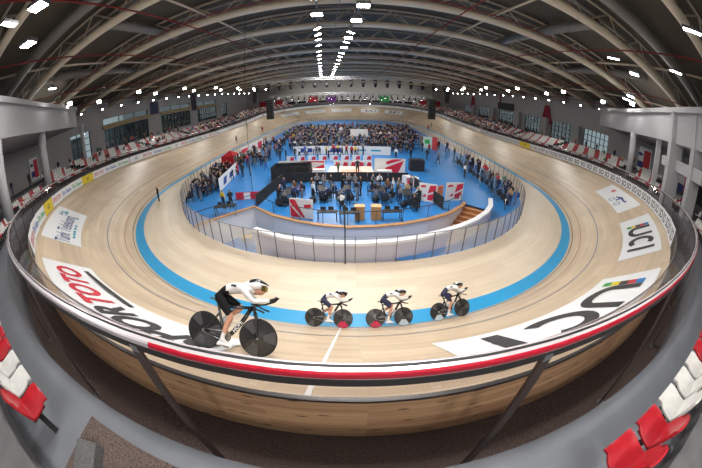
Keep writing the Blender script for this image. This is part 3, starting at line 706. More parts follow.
# ------------------------------------------------------------------ seats
def seat_mesh():
    m = MB(); prof = []
    for i in range(13):
        a = i / 12
        if a < .5: b = a / .5; prof.append((.19 - .38 * b, .02 - .035 * math.sin(b * PI * .9) + (.0 if b > .12 else -.03 * (1 - b / .12))))
        else: b = (a - .5) / .5; prof.append((-.19 - .05 * math.sin(b * PI / 2) - .03 * b, .015 + .33 * b + .0))
    def P(i, j, dz=0.):
        y, z = prof[i]; a = i / 12; b = j / 10 * 2 - 1
        w = .215 * (1 - .30 * max(0, a - .72) / .28 * abs(b) ** 3 - (.12 * abs(b) ** 4 if a < .1 else 0)) ; side = abs(b) ** 2.5
        if a < .5: return (b * w, y, z + .035 * side + dz)
        return (b * w, y + .045 * side - dz * 1.2, z - (.06 * abs(b) ** 3 if a > .9 else 0))
    m.grid([[P(i, j) for j in range(11)] for i in range(13)], smooth=True)
    m.grid([[P(i, 10 - j, -.022) for j in range(11)] for i in range(13)], smooth=True)
    ed = [(0, j) for j in range(11)] + [(i, 10) for i in range(1, 13)] + [(12, j) for j in range(9, -1, -1)] + [(i, 0) for i in range(11, -1, -1)]
    m.grid([[P(i, j), P(i, j, -.022)] for i, j in ed])
    return m
def leg_mesh():
    m = MB(); m.box((0, -.05, -.22), (.05, .08, .40)); m.box((0, -.03, -.035), (.30, .26, .03)); return m
SM = {True: seat_mesh().mesh('seat_shell', [SEATW]), False: seat_mesh().mesh('seat_shell', [SEATR])}
LM = leg_mesh().mesh('seat_bracket', [DARKMET])
def seat_white(k, i): return ((k + (0, 2, 4, 1, 3, 0)[i]) % 5) < (4 if (k // 25) % 2 else 3)
COLS = [(-26.3, 14.0), (-19.6, 6.3), (-33.5, 25.0), (29.2, 19.5), (22.6, 10.3), (20.3, 7.2), (25.0, 13.4)]
RK = []          # (u, row, index) of every seat on the terraces
for i in range(NT):
    u = -62.5 if i else -62.5
    for sgn in (1, -1):
        uu = 1.3 if sgn > 0 else 2.3; k = 0
        if i > 0: uu = 14
        while uu < 108:
            d = wid(uu) + TD[i] + (.74 if i == 0 else .42); bend = uu < QS or uu > QS + S
            kk = (R + d) / R if bend else 1.
            if not (uu > 6 and (uu % 13.5) < 1.3) and not (i > 1 and uu < 24) and min(math.hypot(off(sgn * uu, d)[0] - a, off(sgn * uu, d)[1] - b) for a, b in COLS) > 1.15: RK.append((sgn * uu, i, k))
            k += 1; uu += .50 / kk
def near_white(sgn, k):
    pat = {1: [0, 0, 1, 1, 1, 0, 0, 1, 1, 0, 0, 1, 0, 0], -1: [0, 1, 1, 0, 0, 1, 1, 1, 0, 0, 1, 1]}[sgn]
    return bool(pat[k]) if k < len(pat) else seat_white(k, 0)
RK.sort(key=lambda r: abs(r[0]) * 1. + r[1] * 1.5)
far = MB(); NI = 300
ordn = ['first', 'second', 'third', 'fourth', 'fifth', 'sixth', 'seventh', 'eighth', 'ninth', 'tenth', 'eleventh', 'twelfth', 'thirteenth', 'fourteenth']
for q, (u, i, k) in enumerate(RK):
    d = wid(u) + TD[i] + (.74 if i == 0 else .42); z = zrow(u, i) + .43; p = off(u, d, z); rz = heading(u)
    sg = 1 if u > 0 else -1
    wh = near_white(sg, k) if (i == 0 and k < 14) else seat_white(k, i)
    if q < NI:
        root = link('stadium_seat', SM[wh], None, p, rz); cn = 'white' if wh else 'red'; sd = 'right' if sg > 0 else 'left'
        link('seat_bracket', LM, root)
        if i == 0 and k < 12: tag(root, '%s plastic seat, %s from the bottom of the picture in the %s edge column' % (cn, ordn[k], sd), 'seat', 'seats of the row beside the photographer, ' + sd)
        else: tag(root, '%s plastic seat in the curved rows behind the %s bend barrier' % (cn, sd), 'seat', '%s seats, %s bend' % (cn, sd))
    else:
        x, y, zz = p; c, s_ = math.cos(rz), math.sin(rz)
        def T(a, b, e): return (x + a * c - b * s_, y + a * s_ + b * c, zz + e)
        far.add([T(-.215, .18, .0), T(.215, .18, .0), T(.215, -.18, .0), T(-.215, -.18, .0), T(.2, -.25, .33), T(-.2, -.25, .33), T(-.2, .17, -.04), T(.2, .17, -.04), T(.2, -.20, -.04), T(-.2, -.20, -.04), T(.18, -.28, .33), T(-.18, -.28, .33)],
                [(0, 1, 2, 3), (3, 2, 4, 5), (7, 6, 9, 8), (6, 7, 1, 0), (4, 2, 8, 10), (3, 5, 11, 9), (5, 4, 10, 11), (9, 11, 10, 8), (1, 7, 8, 2), (6, 0, 3, 9)], 1 if wh else 0)
        far.box(T(0, -.05, -.24), (.06, .2, .36), rz, 2)
tag(far.build('stadium_seats', [SEATR, SEATW, DARKMET]), 'red and white plastic seats filling the distant rows of both stands', 'seats', None, 'stuff')

# ------------------------------------------------------------------ hall shell
HX0, HX1, HY0, HY1 = -40., 40.4, -10., 123.
def roofz(x): return 15.6 - 3.0 * (x / 40.) ** 2
m = MB(); m.grid([[(x, y, roofz(x) + 2.0 - .8 * abs(x) / 40) for x in range(-44, 45, 4)] for y in (HY0 - 1, HY1 + 1)]); struct(m.build('ceiling', DECK), 'dark corrugated roof deck')
def wall_x(name, X, side, openings, z0, z1, y0, y1, mt, th=.4):
    """wall along y with rectangular openings [(ya, yb, za, zb)]"""
    m = MB(); ys = sorted({y0, y1} | {q for o in openings for q in o[:2]})
    for a, b in zip(ys, ys[1:]):
        mid = (a + b) / 2; os_ = sorted([(o[2], o[3]) for o in openings if o[0] < mid < o[1]]); z = z0
        for za, zb in os_:
            if za > z: m.box((X, mid, (z + za) / 2), (th, b - a, za - z))
            z = zb
        m.box((X, mid, (z + z1) / 2), (th, b - a, z1 - z))
    return struct(m.build(name, mt))
OCH = mat('ochre_timber', (.42, .30, .14), .6); WFR = mat('window_frame_dark', (.05, .055, .06), .5)
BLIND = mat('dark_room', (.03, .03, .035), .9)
LW_ = [(27, 31.5, 5.2, 9.4, 3, 4), (35, 48.3, 5.0, 8.7, 9, 2), (35, 48.3, 9.5, 10.6, 3, 1), (53, 66, 5.0, 8.7, 9, 2), (53, 66, 9.5, 10.6, 3, 1), (70, 82, 5.0, 8.7, 9, 2), (70, 82, 9.5, 10.6, 3, 1), (86, 90, 5, 9.4, 3, 3)]
RW_ = [(32.6, 39.2, 4.4, 8.4, 6, 4), (42.2, 49.6, 4.4, 8.2, 6, 4), (52.6, 60.2, 4.4, 8.2, 6, 4), (65, 74, 4.4, 8.2, 6, 4), (79, 88, 4.4, 8.2, 6, 4), (93, 101, 4.6, 8, 5, 3)]
wall_x('wall_left', HX0, -1, [w[:4] for w in LW_], 0, 17, HY0, HY1, WALLM); wall_x('wall_right', HX1, 1, [w[:4] for w in RW_], 0, 17, HY0, HY1, WALLM)
def window(n, X, ya, yb, za, zb, nx, nz, sgn):
    root = struct(empty('window_%d' % n, (X, (ya + yb) / 2, za)), 'tall multi-pane window in the side wall'); cy = (ya + yb) / 2; h = zb - za
    f = MB()
    for i in range(nx + 1): y = ya - cy + (yb - ya) * i / nx; f.box((0, y, h / 2), (.14, .10, h))
    for i in range(nz + 1): f.box((0, 0, h * i / nz), (.14, yb - ya, .10))
    f.build('window_frame', WFR, root); g = MB(); g.box((sgn * .05, 0, h / 2), (.02, yb - ya, h)); g.build('window_pane', WGLASS, root)
for i, w in enumerate(LW_): window(i + 1, HX0, *w, -1)
for i, w in enumerate(RW_): window(i + 9, HX1, *w, 1)
for (a, b) in ((34.6, 48.8), (52.6, 66.5), (69.5, 82.5)):
    m = MB(); m.box((HX0 + .35, (a + b) / 2, 9.1), (.5, b - a, .55)); struct(m.build('trim_4', OCH), 'ochre timber band above the left windows')
for y in (40.7, 51.1, 62.6, 76.5, 90.5):
    m = MB(); m.box((HX1 - .7, y, 6.2), (1.1, 2.2, 4.6)); struct(m.build('wall_pillar', WALLM), 'grey pillar between the right windows')
# outside: plain building fronts and ground seen through the glass
m = MB(); m.box((HX1 + 22, 60, -1), (30, 160, .2)); m.box((HX0 - 22, 60, -1), (30, 160, .2)); struct(m.build('ground_outside', mat('ground_outside', (.5, .5, .47), .9)))
for k, (x, y) in enumerate(((-58, 30), (-58, 62), (-58, 88))):
    m = MB(); m.box((x, y, 4), (6, 22, 10)); m.prism([(x - 3.2, y - 11.2), (x + 3.2, y - 11.2), (x + 3.2, y + 11.2), (x - 3.2, y + 11.2)], 9, 9.4); tag(m.build('building', mat('building_grey', (.25, .27, .28), .9)), ['grey building outside the nearest left windows', 'grey building outside the middle left windows', 'grey building outside the farthest left windows'][k], 'building')
m = MB(); openf = [(-27, 26, 4.9, 7.3)]
for a, b, c, d in ((HX0, -27, 0, 17), (26, HX1, 0, 17), (-27, 26, 0, 4.9), (-27, 26, 7.3, 17)): m.box(((a + b) / 2, HY1, (c + d) / 2), (b - a, .4, d - c))
struct(m.build('wall_far', mat('far_wall_paint', (.62, .60, .56), .8)))
m = MB(); m.box((0, HY0, 9), (81, .4, 18)); struct(m.build('wall_near', WALLM))
m = MB(); m.box((-.5, HY1 + 3, 6), (56, .3, 4)); struct(m.build('wall_beyond_far_windows', BLIND))
root = struct(empty('window_20', (-.5, HY1 - .1, 4.9)), 'row of dark windows in the far wall'); f = MB()
for i in range(13): f.box((-26.5 + 53 * i / 12, 0, 1.2), (.7, .5, 2.4))
f.box((0, 0, 0), (53, .5, .25)); f.box((0, 0, 2.4), (53, .5, .25)); f.build('window_frame', mat('far_frame', (.6, .6, .62), .6), root)
g = MB(); g.box((0, .3, 1.2), (53, .02, 2.4)); g.build('window_pane', WGLASS, root)
m = MB(); m.add([(-42, -11, -2.8), (42, -11, -2.8), (42, 125, -2.8), (-42, 125, -2.8)], [(0, 1, 2, 3)]); struct(m.build('floor_slab', CONC))

# curved galleries at the near corners, their posts, posters and the wall below
def gallery(sg, pts, zb, zt_, label, nm):
    pts = [Vector((sg * x, y)) for x, y in pts]
    def cm(t):
        n = len(pts) - 1; f = t * n; i = min(n - 1, int(f)); f -= i; P = [pts[max(0, i - 1)], pts[i], pts[i + 1], pts[min(n, i + 2)]]
        return .5 * ((2 * P[1]) + (P[2] - P[0]) * f + (2 * P[0] - 5 * P[1] + 4 * P[2] - P[3]) * f * f + (3 * P[1] - P[0] - 3 * P[2] + P[3]) * f ** 3)
    C = [cm(i / 40) for i in range(41)]; rows = []; un = []; bw = []; lip = []
    for i, c in enumerate(C):
        t = (C[min(40, i + 1)] - C[max(0, i - 1)]).normalized(); n = Vector((t.y, -t.x)); 
        if n.x * sg < 0: n = -n
        o = c + n * 7; rows.append([(c.x, c.y, zb), (c.x, c.y, zt_)]); un.append([(c.x, c.y, zb), (o.x, o.y, zb)]); bw.append([(o.x, o.y, 3.5), (o.x, o.y, zt_)])
        p = c - n * .25; lip.append([(p.x, p.y, zt_ - .5), (p.x, p.y, zt_ - .1), (c.x, c.y, zt_ - .1), (c.x + n.x * .6, c.y + n.y * .6, zt_ - .1)])
    m = MB(); m.grid(rows); m.grid(lip); m.grid(un)
    m.add([(C[-1].x, C[-1].y, zb), (C[-1].x, C[-1].y, zt_), (*un[-1][1][:2], zt_), un[-1][1]], [(0, 1, 2, 3)])
    struct(m.build('wall_gallery_' + nm, BALC), label)
    m = MB(); m.grid(bw); struct(m.build('wall_under_gallery_' + nm, WALLM))
    return C, bw
CL, BL = gallery(-1, [(10, -3), (15.5, 2.), (19.3, 6.6), (25.5, 13.8), (30.5, 20.2), (34., 24.5)], 10.15, 12.8, 'curved pale gallery front in the left corner', 'left')
CR, BR = gallery(1, [(10, -3), (15.5, 2.), (19.3, 6.6), (25.5, 14.8), (30.5, 22), (35.5, 31.)], 9.4, 12.1, 'curved pale gallery front in the right corner', 'right')
def column(x, y, z0, z1, r, label):
    m = MB(); m.cyl((x, y, z0), r, z1 - z0, 20); struct(m.build('column', WHITE if False else BALC), label)
column(-26.3, 14.0, 4, 10.2, .42, 'round column under the left gallery'); column(-19.6, 6.3, 4, 10.2, .42, 'round column by the left edge'); column(-33.5, 25.0, 4, 10.2, .3, 'round column at the end of the left gallery')
column(29.2, 19.5, 4, 9.5, .42, 'round column under the right gallery'); 
for x, y, w in ((22.6, 10.3, 1.2), (20.3, 7.2, .9), (25.0, 13.4, .5)):
    m = MB(); m.box((x, y, 7.6), (w, w, 8.2), rz=math.radians(40)); struct(m.build('column', BALC), 'square pale column at the right edge')
m = MB(); m.box((22, 9, 7.9), (.9, 9, .8), rz=math.radians(-42)); struct(m.build('wall_beam', BALC))
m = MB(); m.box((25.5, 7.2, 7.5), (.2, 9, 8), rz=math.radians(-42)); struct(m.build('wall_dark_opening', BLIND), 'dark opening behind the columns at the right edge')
# posters
def poster(x, y, z, w, h, rz, mts, label, parts=()):
    m = MB(); m.box((0, 0, 0), (w, .04, h)); root = m.build('wall_poster', mts, None, (x, y, z), rz); tag(root, label, 'poster')
    for nm, sx, sz, dx, dz, c in parts: q = MB(); q.box((dx, -.03, dz), (sx, .02, sz)); q.build(nm, c, root)
    return root
def on_wall(B, t, sg):
    i = int(t * 40); a = Vector(B[i][0]); b = Vector(B[min(40, i + 1)][0]); d = (b - a).normalized() ; n = Vector((-d.y, d.x, 0)) if sg < 0 else Vector((-d.y, d.x, 0))
    if n.x * sg > 0: n = -n
    return a + n * .15, math.atan2(-n.x, n.y) + PI
DECO = lambda w, h: [('red_shape', w * .45, h * .8, w * .22, 0, RED), ('dark_shape', w * .4, h * .25, -w * .2, -h * .2, NAVYI), ('dark_shape', w * .3, h * .12, -w * .25, h * .2, NAVYI)]
for B, t, sg, z, w, h, lb in ((BL, .56, -1, 8.0, 7.0, 3.0, 'white and red poster on the wall under the left gallery'), (BL, .88, -1, 7.2, 3.2, 2.8, 'small red poster between the left gallery column and the first window'),
                           (BR, .90, 1, 6.8, 5.0, 3.6, 'red and white poster on the wall beyond the right gallery column'), (BR, .66, 1, 6.8, 5.5, 3.8, 'large red and white poster between the right gallery columns')):
    p, rz = on_wall(B, t, sg); poster(p.x, p.y, z, w, h, rz, PANELW, lb, DECO(w, h))
def wall_banner(x, y, z, w0, w1, h, sg, c, label):
    m = MB(); m.add([(x, y - w1 / 2, z - h), (x, y + w1 / 2, z - h), (x, y + w0 / 2, z), (x, y - w0 / 2, z), (x - sg * .03, y - w1 / 2, z - h), (x - sg * .03, y + w1 / 2, z - h), (x - sg * .03, y + w0 / 2, z), (x - sg * .03, y - w0 / 2, z)], [(0, 1, 2, 3), (4, 7, 6, 5), (0, 4, 5, 1), (1, 5, 6, 2), (2, 6, 7, 3), (3, 7, 4, 0)])
    return tag(m.build('hanging_banner', c), label, 'banner')
DRED = mat('banner_dark_red', (.28, .01, .04), .8)
wall_banner(HX1 - .4, 51.2, 11.2, 1.6, 4.2, 4., 1, DRED, 'dark red tapered banner on the right wall between two windows')
wall_banner(HX1 - .4, 92.5, 11.6, 1.6, 4.4, 4.2, 1, DRED, 'dark red tapered banner at the far end of the right wall')
poster(HX1 - .35, 70, 9.4, 9, 1.9, PI / 2, BLACK, 'black horizontal banner above the windows of the right wall', [('red_shape', .8, 3.6, 3.2, 1.6, DRED)])
poster(HX0 + .35, 50.6, 10.6, 3, 2.6, -PI / 2, mat('poster_navy', (.05, .06, .14), .7), 'square dark blue poster on the left wall between two windows')
poster(HX0 + .35, 68.0, 10.6, 2.6, 4.4, -PI / 2, mat('poster_night', (.03, .02, .04), .7), 'tall dark poster on the left wall between two windows', [('red_shape', .7, 2.4, .5, -.3, DRED)])
for x, c, lb in ((-15.5, RED, 'red flag hanging on the far wall'), (13.7, GREEN, 'green flag hanging on the far wall'), (-8, mat('flag_purple', (.25, .05, .35), .7), 'purple flag hanging on the far wall beside the red one')):
    m = MB(); m.grid([[(x - 1.9 + 3.8 * i / 8, HY1 - .5 + .08 * math.sin(i * 2.), z) for i in range(9)] for z in (6.6, 9.3)]); tag(m.build('flag', c), lb, 'flag')
for x, y, lb in ((-30, HY1 - .5, 'left'), (-37, HY1 - .5, 'outer left'), (30, HY1 - .5, 'right'), (36, HY1 - .5, 'outer right')):
    m = MB(); m.box((x, y, 7.2), (3, .06, 2.2)); tag(m.build('wall_poster', RED), 'red square poster at the %s end of the far wall' % lb, 'poster')

# ------------------------------------------------------------------ roof structure
tr_ord = ['first', 'second', 'third', 'fourth', 'fifth', 'sixth', 'seventh', 'eighth', 'ninth', 'tenth', 'eleventh', 'twelfth', 'thirteenth', 'fourteenth', 'fifteenth', 'sixteenth']
TY = [-2.3 + 7.85 * k for k in range(16)]
def topz(x): return roofz(x) + 1.75 - .8 * abs(x) / 40
cm_ = MB(); cm_.tube([(x, 0, roofz(x)) for x in range(-40, 41, 4)], .36, 12); cm_ = cm_.mesh('bottom_chord', [TUBE])
tm_ = MB()
for s in (-1, 1): tm_.tube([(x, s * .7, topz(x) - .12) for x in range(-40, 41, 4)], .12, 8)
tm_ = tm_.mesh('top_chord', [WEB])
wm_ = MB()
for i in range(20):
    x = -38 + 4 * i
    for s in (-1, 1):
        wm_.tube([(x, 0, roofz(x)), (x - 2, s * .7, topz(x - 2) - .12)], .07, 6); wm_.tube([(x, 0, roofz(x)), (x + 2, s * .7, topz(x + 2) - .12)], .07, 6)
wm_ = wm_.mesh('web_bracing', [WEB])
for k, y in enumerate(TY):
    root = empty('roof_truss', (0, y, 0)); tag(root, 'beige tubular roof truss spanning the hall, %s counting away from the photographer' % tr_ord[k], 'roof truss', 'roof trusses')
    for n_, me in (('bottom_chord', cm_), ('top_chord', tm_), ('web_bracing', wm_)): link(n_, me, root)
lg = 0
for x in (-34, -24, -12, 12, 24, 34):
    m = MB(); m.tube([(x, HY0 + .5, topz(x) - .35), (x, HY1 - .5, topz(x) - .35)], .10, 8); sd = 'left' if x < 0 else 'right'
    w_ = {12: 'inner', 24: 'middle', 34: 'outer'}[abs(x)]
    tag(m.build('roof_purlin', TUBE), 'long beige purlin tube under the roof, %s one on the %s' % (w_, sd), 'purlin')
for x in (-35, -28, -19, -12, 8, 18, 28, 36):
    m = MB(); m.tube([(x, HY0 + .5, roofz(x) - .45), (x, HY1 - .5, roofz(x) - .45)], .055, 6)
    for y in range(-4, 120, 8): m.tube([(x, y, roofz(x) - .45), (x, y, topz(x))], .012, 4)
    tag(m.build('sprinkler_pipe', PIPE), 'thin dark red sprinkler pipe %s' % {35: 'outermost', 36: 'outermost', 28: 'second from the wall', 18: 'third from the wall', 19: 'third from the wall', 12: 'beside the centre line', 8: 'beside the centre line'}[abs(x)] + (' on the left roof side' if x < 0 else ' on the right roof side'), 'pipe')
for y in (19, 35, 51, 67, 83):
    m = MB(); m.tube([(x, y, roofz(x) - .38) for x in range(-36, 37, 4)], .05, 6); tag(m.build('sprinkler_pipe', PIPE), 'dark red cross pipe under the roof, %s from the photographer' % tr_ord[(y - 19) // 16], 'pipe')
for x, segs in ((-26, ((16, 30), (36, 60), (66, 92))), (26, ((16, 34), (40, 64), (70, 96))), (-16, ((14, 24),)), (16, ((14, 30),))):
    for j, (a, b) in enumerate(segs):
        m = MB(); m.tube([(x, a, roofz(x) + .75), (x, b, roofz(x) + .75)], .42, 16)
        for y in range(a + 3, b, 4): m.tube([(x, y, roofz(x) + .75), (x, y + .25, roofz(x) + .75)], .46, 16)
        tag(m.build('air_duct', DUCT), 'round grey ventilation duct, %s length on the %s%s' % (tr_ord[j], 'inner ' if abs(x) < 20 else 'outer ', 'left' if x < 0 else 'right'), 'duct')
# diagonal ducts near the camera
for sg, lb in ((-1, 'left'), (1, 'right')):
    m = MB(); pts = [(sg * x, 10.2, roofz(x) + .55) for x in range(11, 39, 3)]; m.tube(pts, .48, 16); tag(m.build('air_duct', DUCT), 'wide grey duct curving across under the roof on the ' + lb, 'duct')

# ------------------------------------------------------------------ ceiling lamps
def lamp_protos():
    P = {}
    for nm, s, fm in (('big', (.9, .9, .22), LAMPF), ('bar', (.30, 1.2, .16), LAMPF), ('spot', (.7, .55, .3), LAMPS)):
        b = MB(); b.box((0, 0, s[2] / 2), s); b.box((0, 0, s[2] + .12), (.12, .12, .26)); f = MB(); f.box((0, 0, -.012), (s[0] * .86, s[1] * .86, .02)); P[nm] = (b.mesh('housing', [GREYMET]), f.mesh('lamp_face', [fm]))
    return P
LP = lamp_protos()
def lamp(kind, x, y, z, tilt, rz, label, group):
    root = empty('ceiling_floodlight' if kind != 'spot' else 'ceiling_spotlight', (x, y, z), 0); root.rotation_euler = (tilt, 0, rz)
    link('housing', LP[kind][0], root); link('lamp_face', LP[kind][1], root); return tag(root, label, 'lamp', group)
def area(x, y, z, power, size, rot=(0, 0, 0), col=(1, .97, .92), spread=PI):
    l = bpy.data.lights.new('floodlight_and_fill', 'AREA'); l.shape = 'SQUARE'; l.size = size; l.energy = power; l.color = col; l.spread = spread
    o = link('floodlight_and_fill', l, None, (x, y, z)); o.rotation_euler = rot; return o
# catwalk carrying the two centre rows; it runs slightly askew to the hall
CWA = math.atan(.095)
def cw(dx, y): return -.9 - .095 * (y - 21) + dx
cwk = tag(empty('lighting_catwalk', (cw(0, 50), 50, 14.6), CWA), 'long narrow grey catwalk frame under the roof centre carrying the floodlights', 'catwalk')
for x in (-1.5, 1.5):
    m = MB(); m.tube([(x, -58, 0), (x, 46, 0)], .05, 6); m.tube([(x, -58, .7), (x, 46, .7)], .05, 6)
    for y in range(-58, 46, 2): m.tube([(x, y, 0), (x, y + 1, .7), (x, y + 2, 0)], .025, 4, cap=False)
    m.build('side_frame', GREYMET, cwk)
m = MB()
for y in range(-58, 46, 2): m.box((0, y, 0), (3.0, .08, .05))
m.box((0, -6, -.02), (.05, 104, .03)); m.build('deck_grating', GREYMET, cwk)
for y in [-5, 2, 9, 12.5, 17, 21, 25.5, 28, 30.5, 34, 38.5, 42, 46, 51, 56, 61, 66, 72, 78, 84]:
    for x, sd in ((-1.5, 'left'), (1.5, 'right')):
        kind = 'big' if y < 24 or (sd == 'right' and y in (28, 34)) else 'bar'; yy = y + (2 if sd == 'right' else 0)
        lamp(kind, cw(x, yy), yy, 14.25, 0, .5 * (1 if sd == 'left' else -1) if kind == 'bar' else 0, 'bright %s floodlight in the %s row on the central catwalk' % ('square' if kind == 'big' else 'bar', sd), '%s %s lamps on the catwalk' % (kind, sd))
for y in (-6, 6, 18, 32, 46, 60, 76, 92):
    for x in (-1.5, 1.5): area(cw(x, y), y, 14.1, {-6: 520, 6: 760}.get(y, 1050), 1.4)
for x in (-14, 14): lamp('big', x, -5, 14.0, 0, 0, 'square floodlight hanging over the %s seats behind the photographer' % ('left' if x < 0 else 'right'), None); area(x, -5, 13.9, 260, 1.2)
# side rows
for sg, sd in ((-1, 'left'), (1, 'right')):
    for j, y in enumerate(range(14, 112, 7)):
        x = sg * (30.5 if j % 2 else 32.5); lamp('spot', x, y, roofz(x) - 1.0, math.radians(50), sg * PI * .78, 'small bright floodlight in the inner row along the %s side of the roof' % sd, 'inner row lamps ' + sd)
    for j, y in enumerate(range(24, 118, 5)):
        x = sg * 38.6; lamp('spot', x, y, 12.2, math.radians(50), sg * PI * .78, 'small floodlight high on the %s wall' % sd, 'wall lamps ' + sd).scale = (.5, .5, .5)
    for y in (18, 40, 62, 84, 104): area(sg * 31, y, 11.6, 750, 1.0, (0, math.radians(sg * 35), 0))
for x, y, z, lb in ((-12.4, 4.2, 14.0, 'topmost floodlight at the upper left corner'), (-11.6, 5.4, 14.3, 'bright floodlight next to the topmost one, upper left'), (-15.4, 7.0, 14.2, 'brightest floodlight above the left gallery'), (-24.5, 14.6, 13.6, 'floodlight hanging before the left gallery roof'),
                  (18.9, 15.0, 14.2, 'floodlight hanging highest over the right gallery'), (22.0, 14.9, 14.0, 'bright floodlight over the middle of the right gallery'), (20.2, 9.3, 14.2, 'floodlight close to the right edge over the gallery'), (28.8, 20.8, 12.9, 'bright floodlight at the right gallery rim, left of its neighbour'), (26.6, 18.6, 12.9, 'bright floodlight at the right gallery rim, right of its neighbour'), (13.7, 4.8, 14.3, 'topmost floodlight at the upper right corner')):
    lamp('big' if 'bright' in lb.lower() else 'bar', x, y, z, 0, .4, lb, None)
for x, y, z in ((-15.4, 7.0, 14.0), (21., 14.5, 13.8)): area(x, y, z, 260, .8)
# lighting truss across the far half with moving heads
lt = tag(empty('lighting_truss', (0, 62, 12.2)), 'silver box truss hanging across the hall with moving head lamps below', 'lighting truss')
m = MB()
for a, b in ((-.25, -.25), (.25, -.25), (-.25, .25), (.25, .25)): m.tube([(-21, a, b), (21, a, b)], .04, 6)
TRW = mat('truss_silver', (.72, .72, .74), .4); m.build('main_tubes', TRW, lt); m = MB()
for i in range(42):
    x = -21 + i
    for a in (-.25, .25): m.tube([(x, a, -.25), (x + .5, a, .25), (x + 1, a, -.25)], .03, 4, cap=False)
m.build('truss_bracing', TRW, lt)
mh = MB(); mh.box((0, 0, -.12), (.34, .3, .16)); yk = MB()
for s in (-1, 1): yk.box((s * .2, 0, -.4), (.05, .12, .5))
yk.box((0, 0, -.19), (.44, .12, .05))
hd = MB(); hd.tube([(0, -.05, -.42), (0, .02, -.75), (0, .08, -.95)], [.14, .19, .17], 12)
mhm, ykm, hdm = mh.mesh('base_box', [BLACK]), yk.mesh('yoke', [BLACK]), hd.mesh('lamp_head', [BLACK])
for i in range(17):
    x = -20 + 40 * i / 16 ; root = empty('hanging_stage_lamp', (x, 62, 11.9)); root.scale = (1.7,) * 3; tag(root, 'black moving head lamp hanging in the row under the silver truss', 'stage lamp', 'moving heads under the silver truss'); link('base_box', mhm, root); link('yoke', ykm, root); link('lamp_head', hdm, root)
for sg, sd in ((-1, 'left'), (1, 'right')):
    root = empty('line_array_speaker', (sg * 17.2, 62, 3.9)); tag(root, 'tall black stack of hanging loudspeakers at the %s end of the silver truss' % sd, 'loudspeaker')
    for k in range(8): m = MB(); m.box((0, -.02 * k * k / 8, .25 + .54 * k), (1.5, .9, .5)); m.box((0, -.46, .25 + .54 * k), (1.3, .03, .4)); m.build('speaker_cabinet', mat('cabinet_black', (.025, .025, .027), .6), root)
    m = MB(); m.tube([(0, 0, 4.4), (0, 0, 8.0)], .03, 6); m.build('hanging_chain', DARKMET, root)
    root = empty('hanging_subwoofer', (sg * 20.5, 62, 8.6)); tag(root, 'short black speaker cluster hanging outside the %s loudspeaker stack' % sd, 'loudspeaker'); m = MB(); m.box((0, 0, .9), (1., .8, 2.2)); m.box((0, -.1, -.5), (.8, .6, .6)); m.build('cabinet', BLACK, root); m = MB(); m.tube([(0, 0, 2), (0, 0, 3.5)], .03, 6); m.build('hanging_chain', DARKMET, root)
LENS = MB(); LENS.cyl((0, .02, -.99), .13, .03, 12); LENS = LENS.mesh('lamp_lens', [mat('lens_lit', (1, 1, 1), .5, emit=(.9, .92, 1), estr=25)])
# second rig over the far bend
for j, (y, z) in enumerate(((96, 9.6), (108, 9.0))):
    lt = tag(empty('lighting_truss', (0, y, z)), '%s silver truss over the far bend crowded with small lamps' % ('front' if j == 0 else 'rear'), 'lighting truss'); m = MB()
    for a, b in ((-.3, -.3), (.3, -.3), (-.3, .3), (.3, .3)): m.tube([(-27, a, b), (27, a, b)], .06, 6)
    for i in range(54): m.tube([(-27 + i, -.3, -.3), (-26.5 + i, -.3, .3), (-26 + i, -.3, -.3)], .035, 4, cap=False)
    m.build('main_tubes', mat('truss_white', (.8, .8, .8), .4), lt)
    for i in range(26): tag_o = empty('hanging_stage_lamp', (-25 + 2 * i, y, z - .3)); tag_o.scale = (1.3,) * 3; tag(tag_o, 'small dark lamp hanging from the %s truss over the far bend' % ('front' if j == 0 else 'rear'), 'stage lamp', 'lamps on the %s far truss' % ('front' if j == 0 else 'rear')); link('base_box', mhm, tag_o); link('lamp_head', hdm, tag_o); (link('lamp_lens', LENS, tag_o) if i % 3 == 0 else None)
for x in (-18, -6, 6, 18): area(x, 113, 11.5, 350, 1.0, (math.radians(40), 0, 0))  # added fill lights without fixtures, aimed at the far wall to brighten it
for x, y, lb in ((-8.2, 22.3, 'thin cable hanging from the roof to the infield beside the left banner'),):
    m = MB(); m.tube([(x, y, 0), (x, y, 15.5)], .018, 5); o = m.build('hanging_cable', BLACK); tag(o, lb, 'cable')

# ------------------------------------------------------------------ infield furniture
def banner_board(x0, y0, x1, y1, h, mt, label, group=None, art=(), name='banner_board', z=0., th=.06, feet=True):
    c = Vector(((x0 + x1) / 2, (y0 + y1) / 2, z)); d = Vector((x1 - x0, y1 - y0, 0)); L = d.length; rz = math.atan2(d.y, d.x)
    root = empty(name, c, rz); tag(root, label, 'banner', group); m = MB(); m.box((0, 0, h / 2 + .02), (L, th, h)); m.build('panel', mt, root)
    for poly, c_ in art:
        m = MB(); m.add([(x * L / 2, -th / 2 - .012, h / 2 + .02 + y * h / 2) for x, y in poly], [tuple(range(len(poly)))]); m.build('red_shape' if c_ in (RED,) else 'printed_shape', c_, root)
    if feet:
        for s in (-1, 1): m = MB(); m.box((s * L * .4, 0, .015), (.06, .5, .03)); m.build('foot', DARKMET, root)
    return root
ART = [([(-.95, -.9), (-.1, -.9), (-.95, .3)], RED), ([(-.95, .55), (.1, -.9), (.3, -.9), (-.5, .9), (-.95, .9)], RED), ([(.25, .1), (.85, .2), (.85, .55), (.25, .45)], RED)]
ART2 = [([(0, -.1), (.9, .35), (.9, .9), (.2, .8)], RED), ([(.0, -.3), (.0, -.8), (.55, -.8), (.9, .1)], RED), ([(-.85, .5), (-.2, .6), (-.3, .8), (-.8, .75)], RED), ([(-.6, -.5), (-.2, -.1), (-.2, -.5)], RED)]
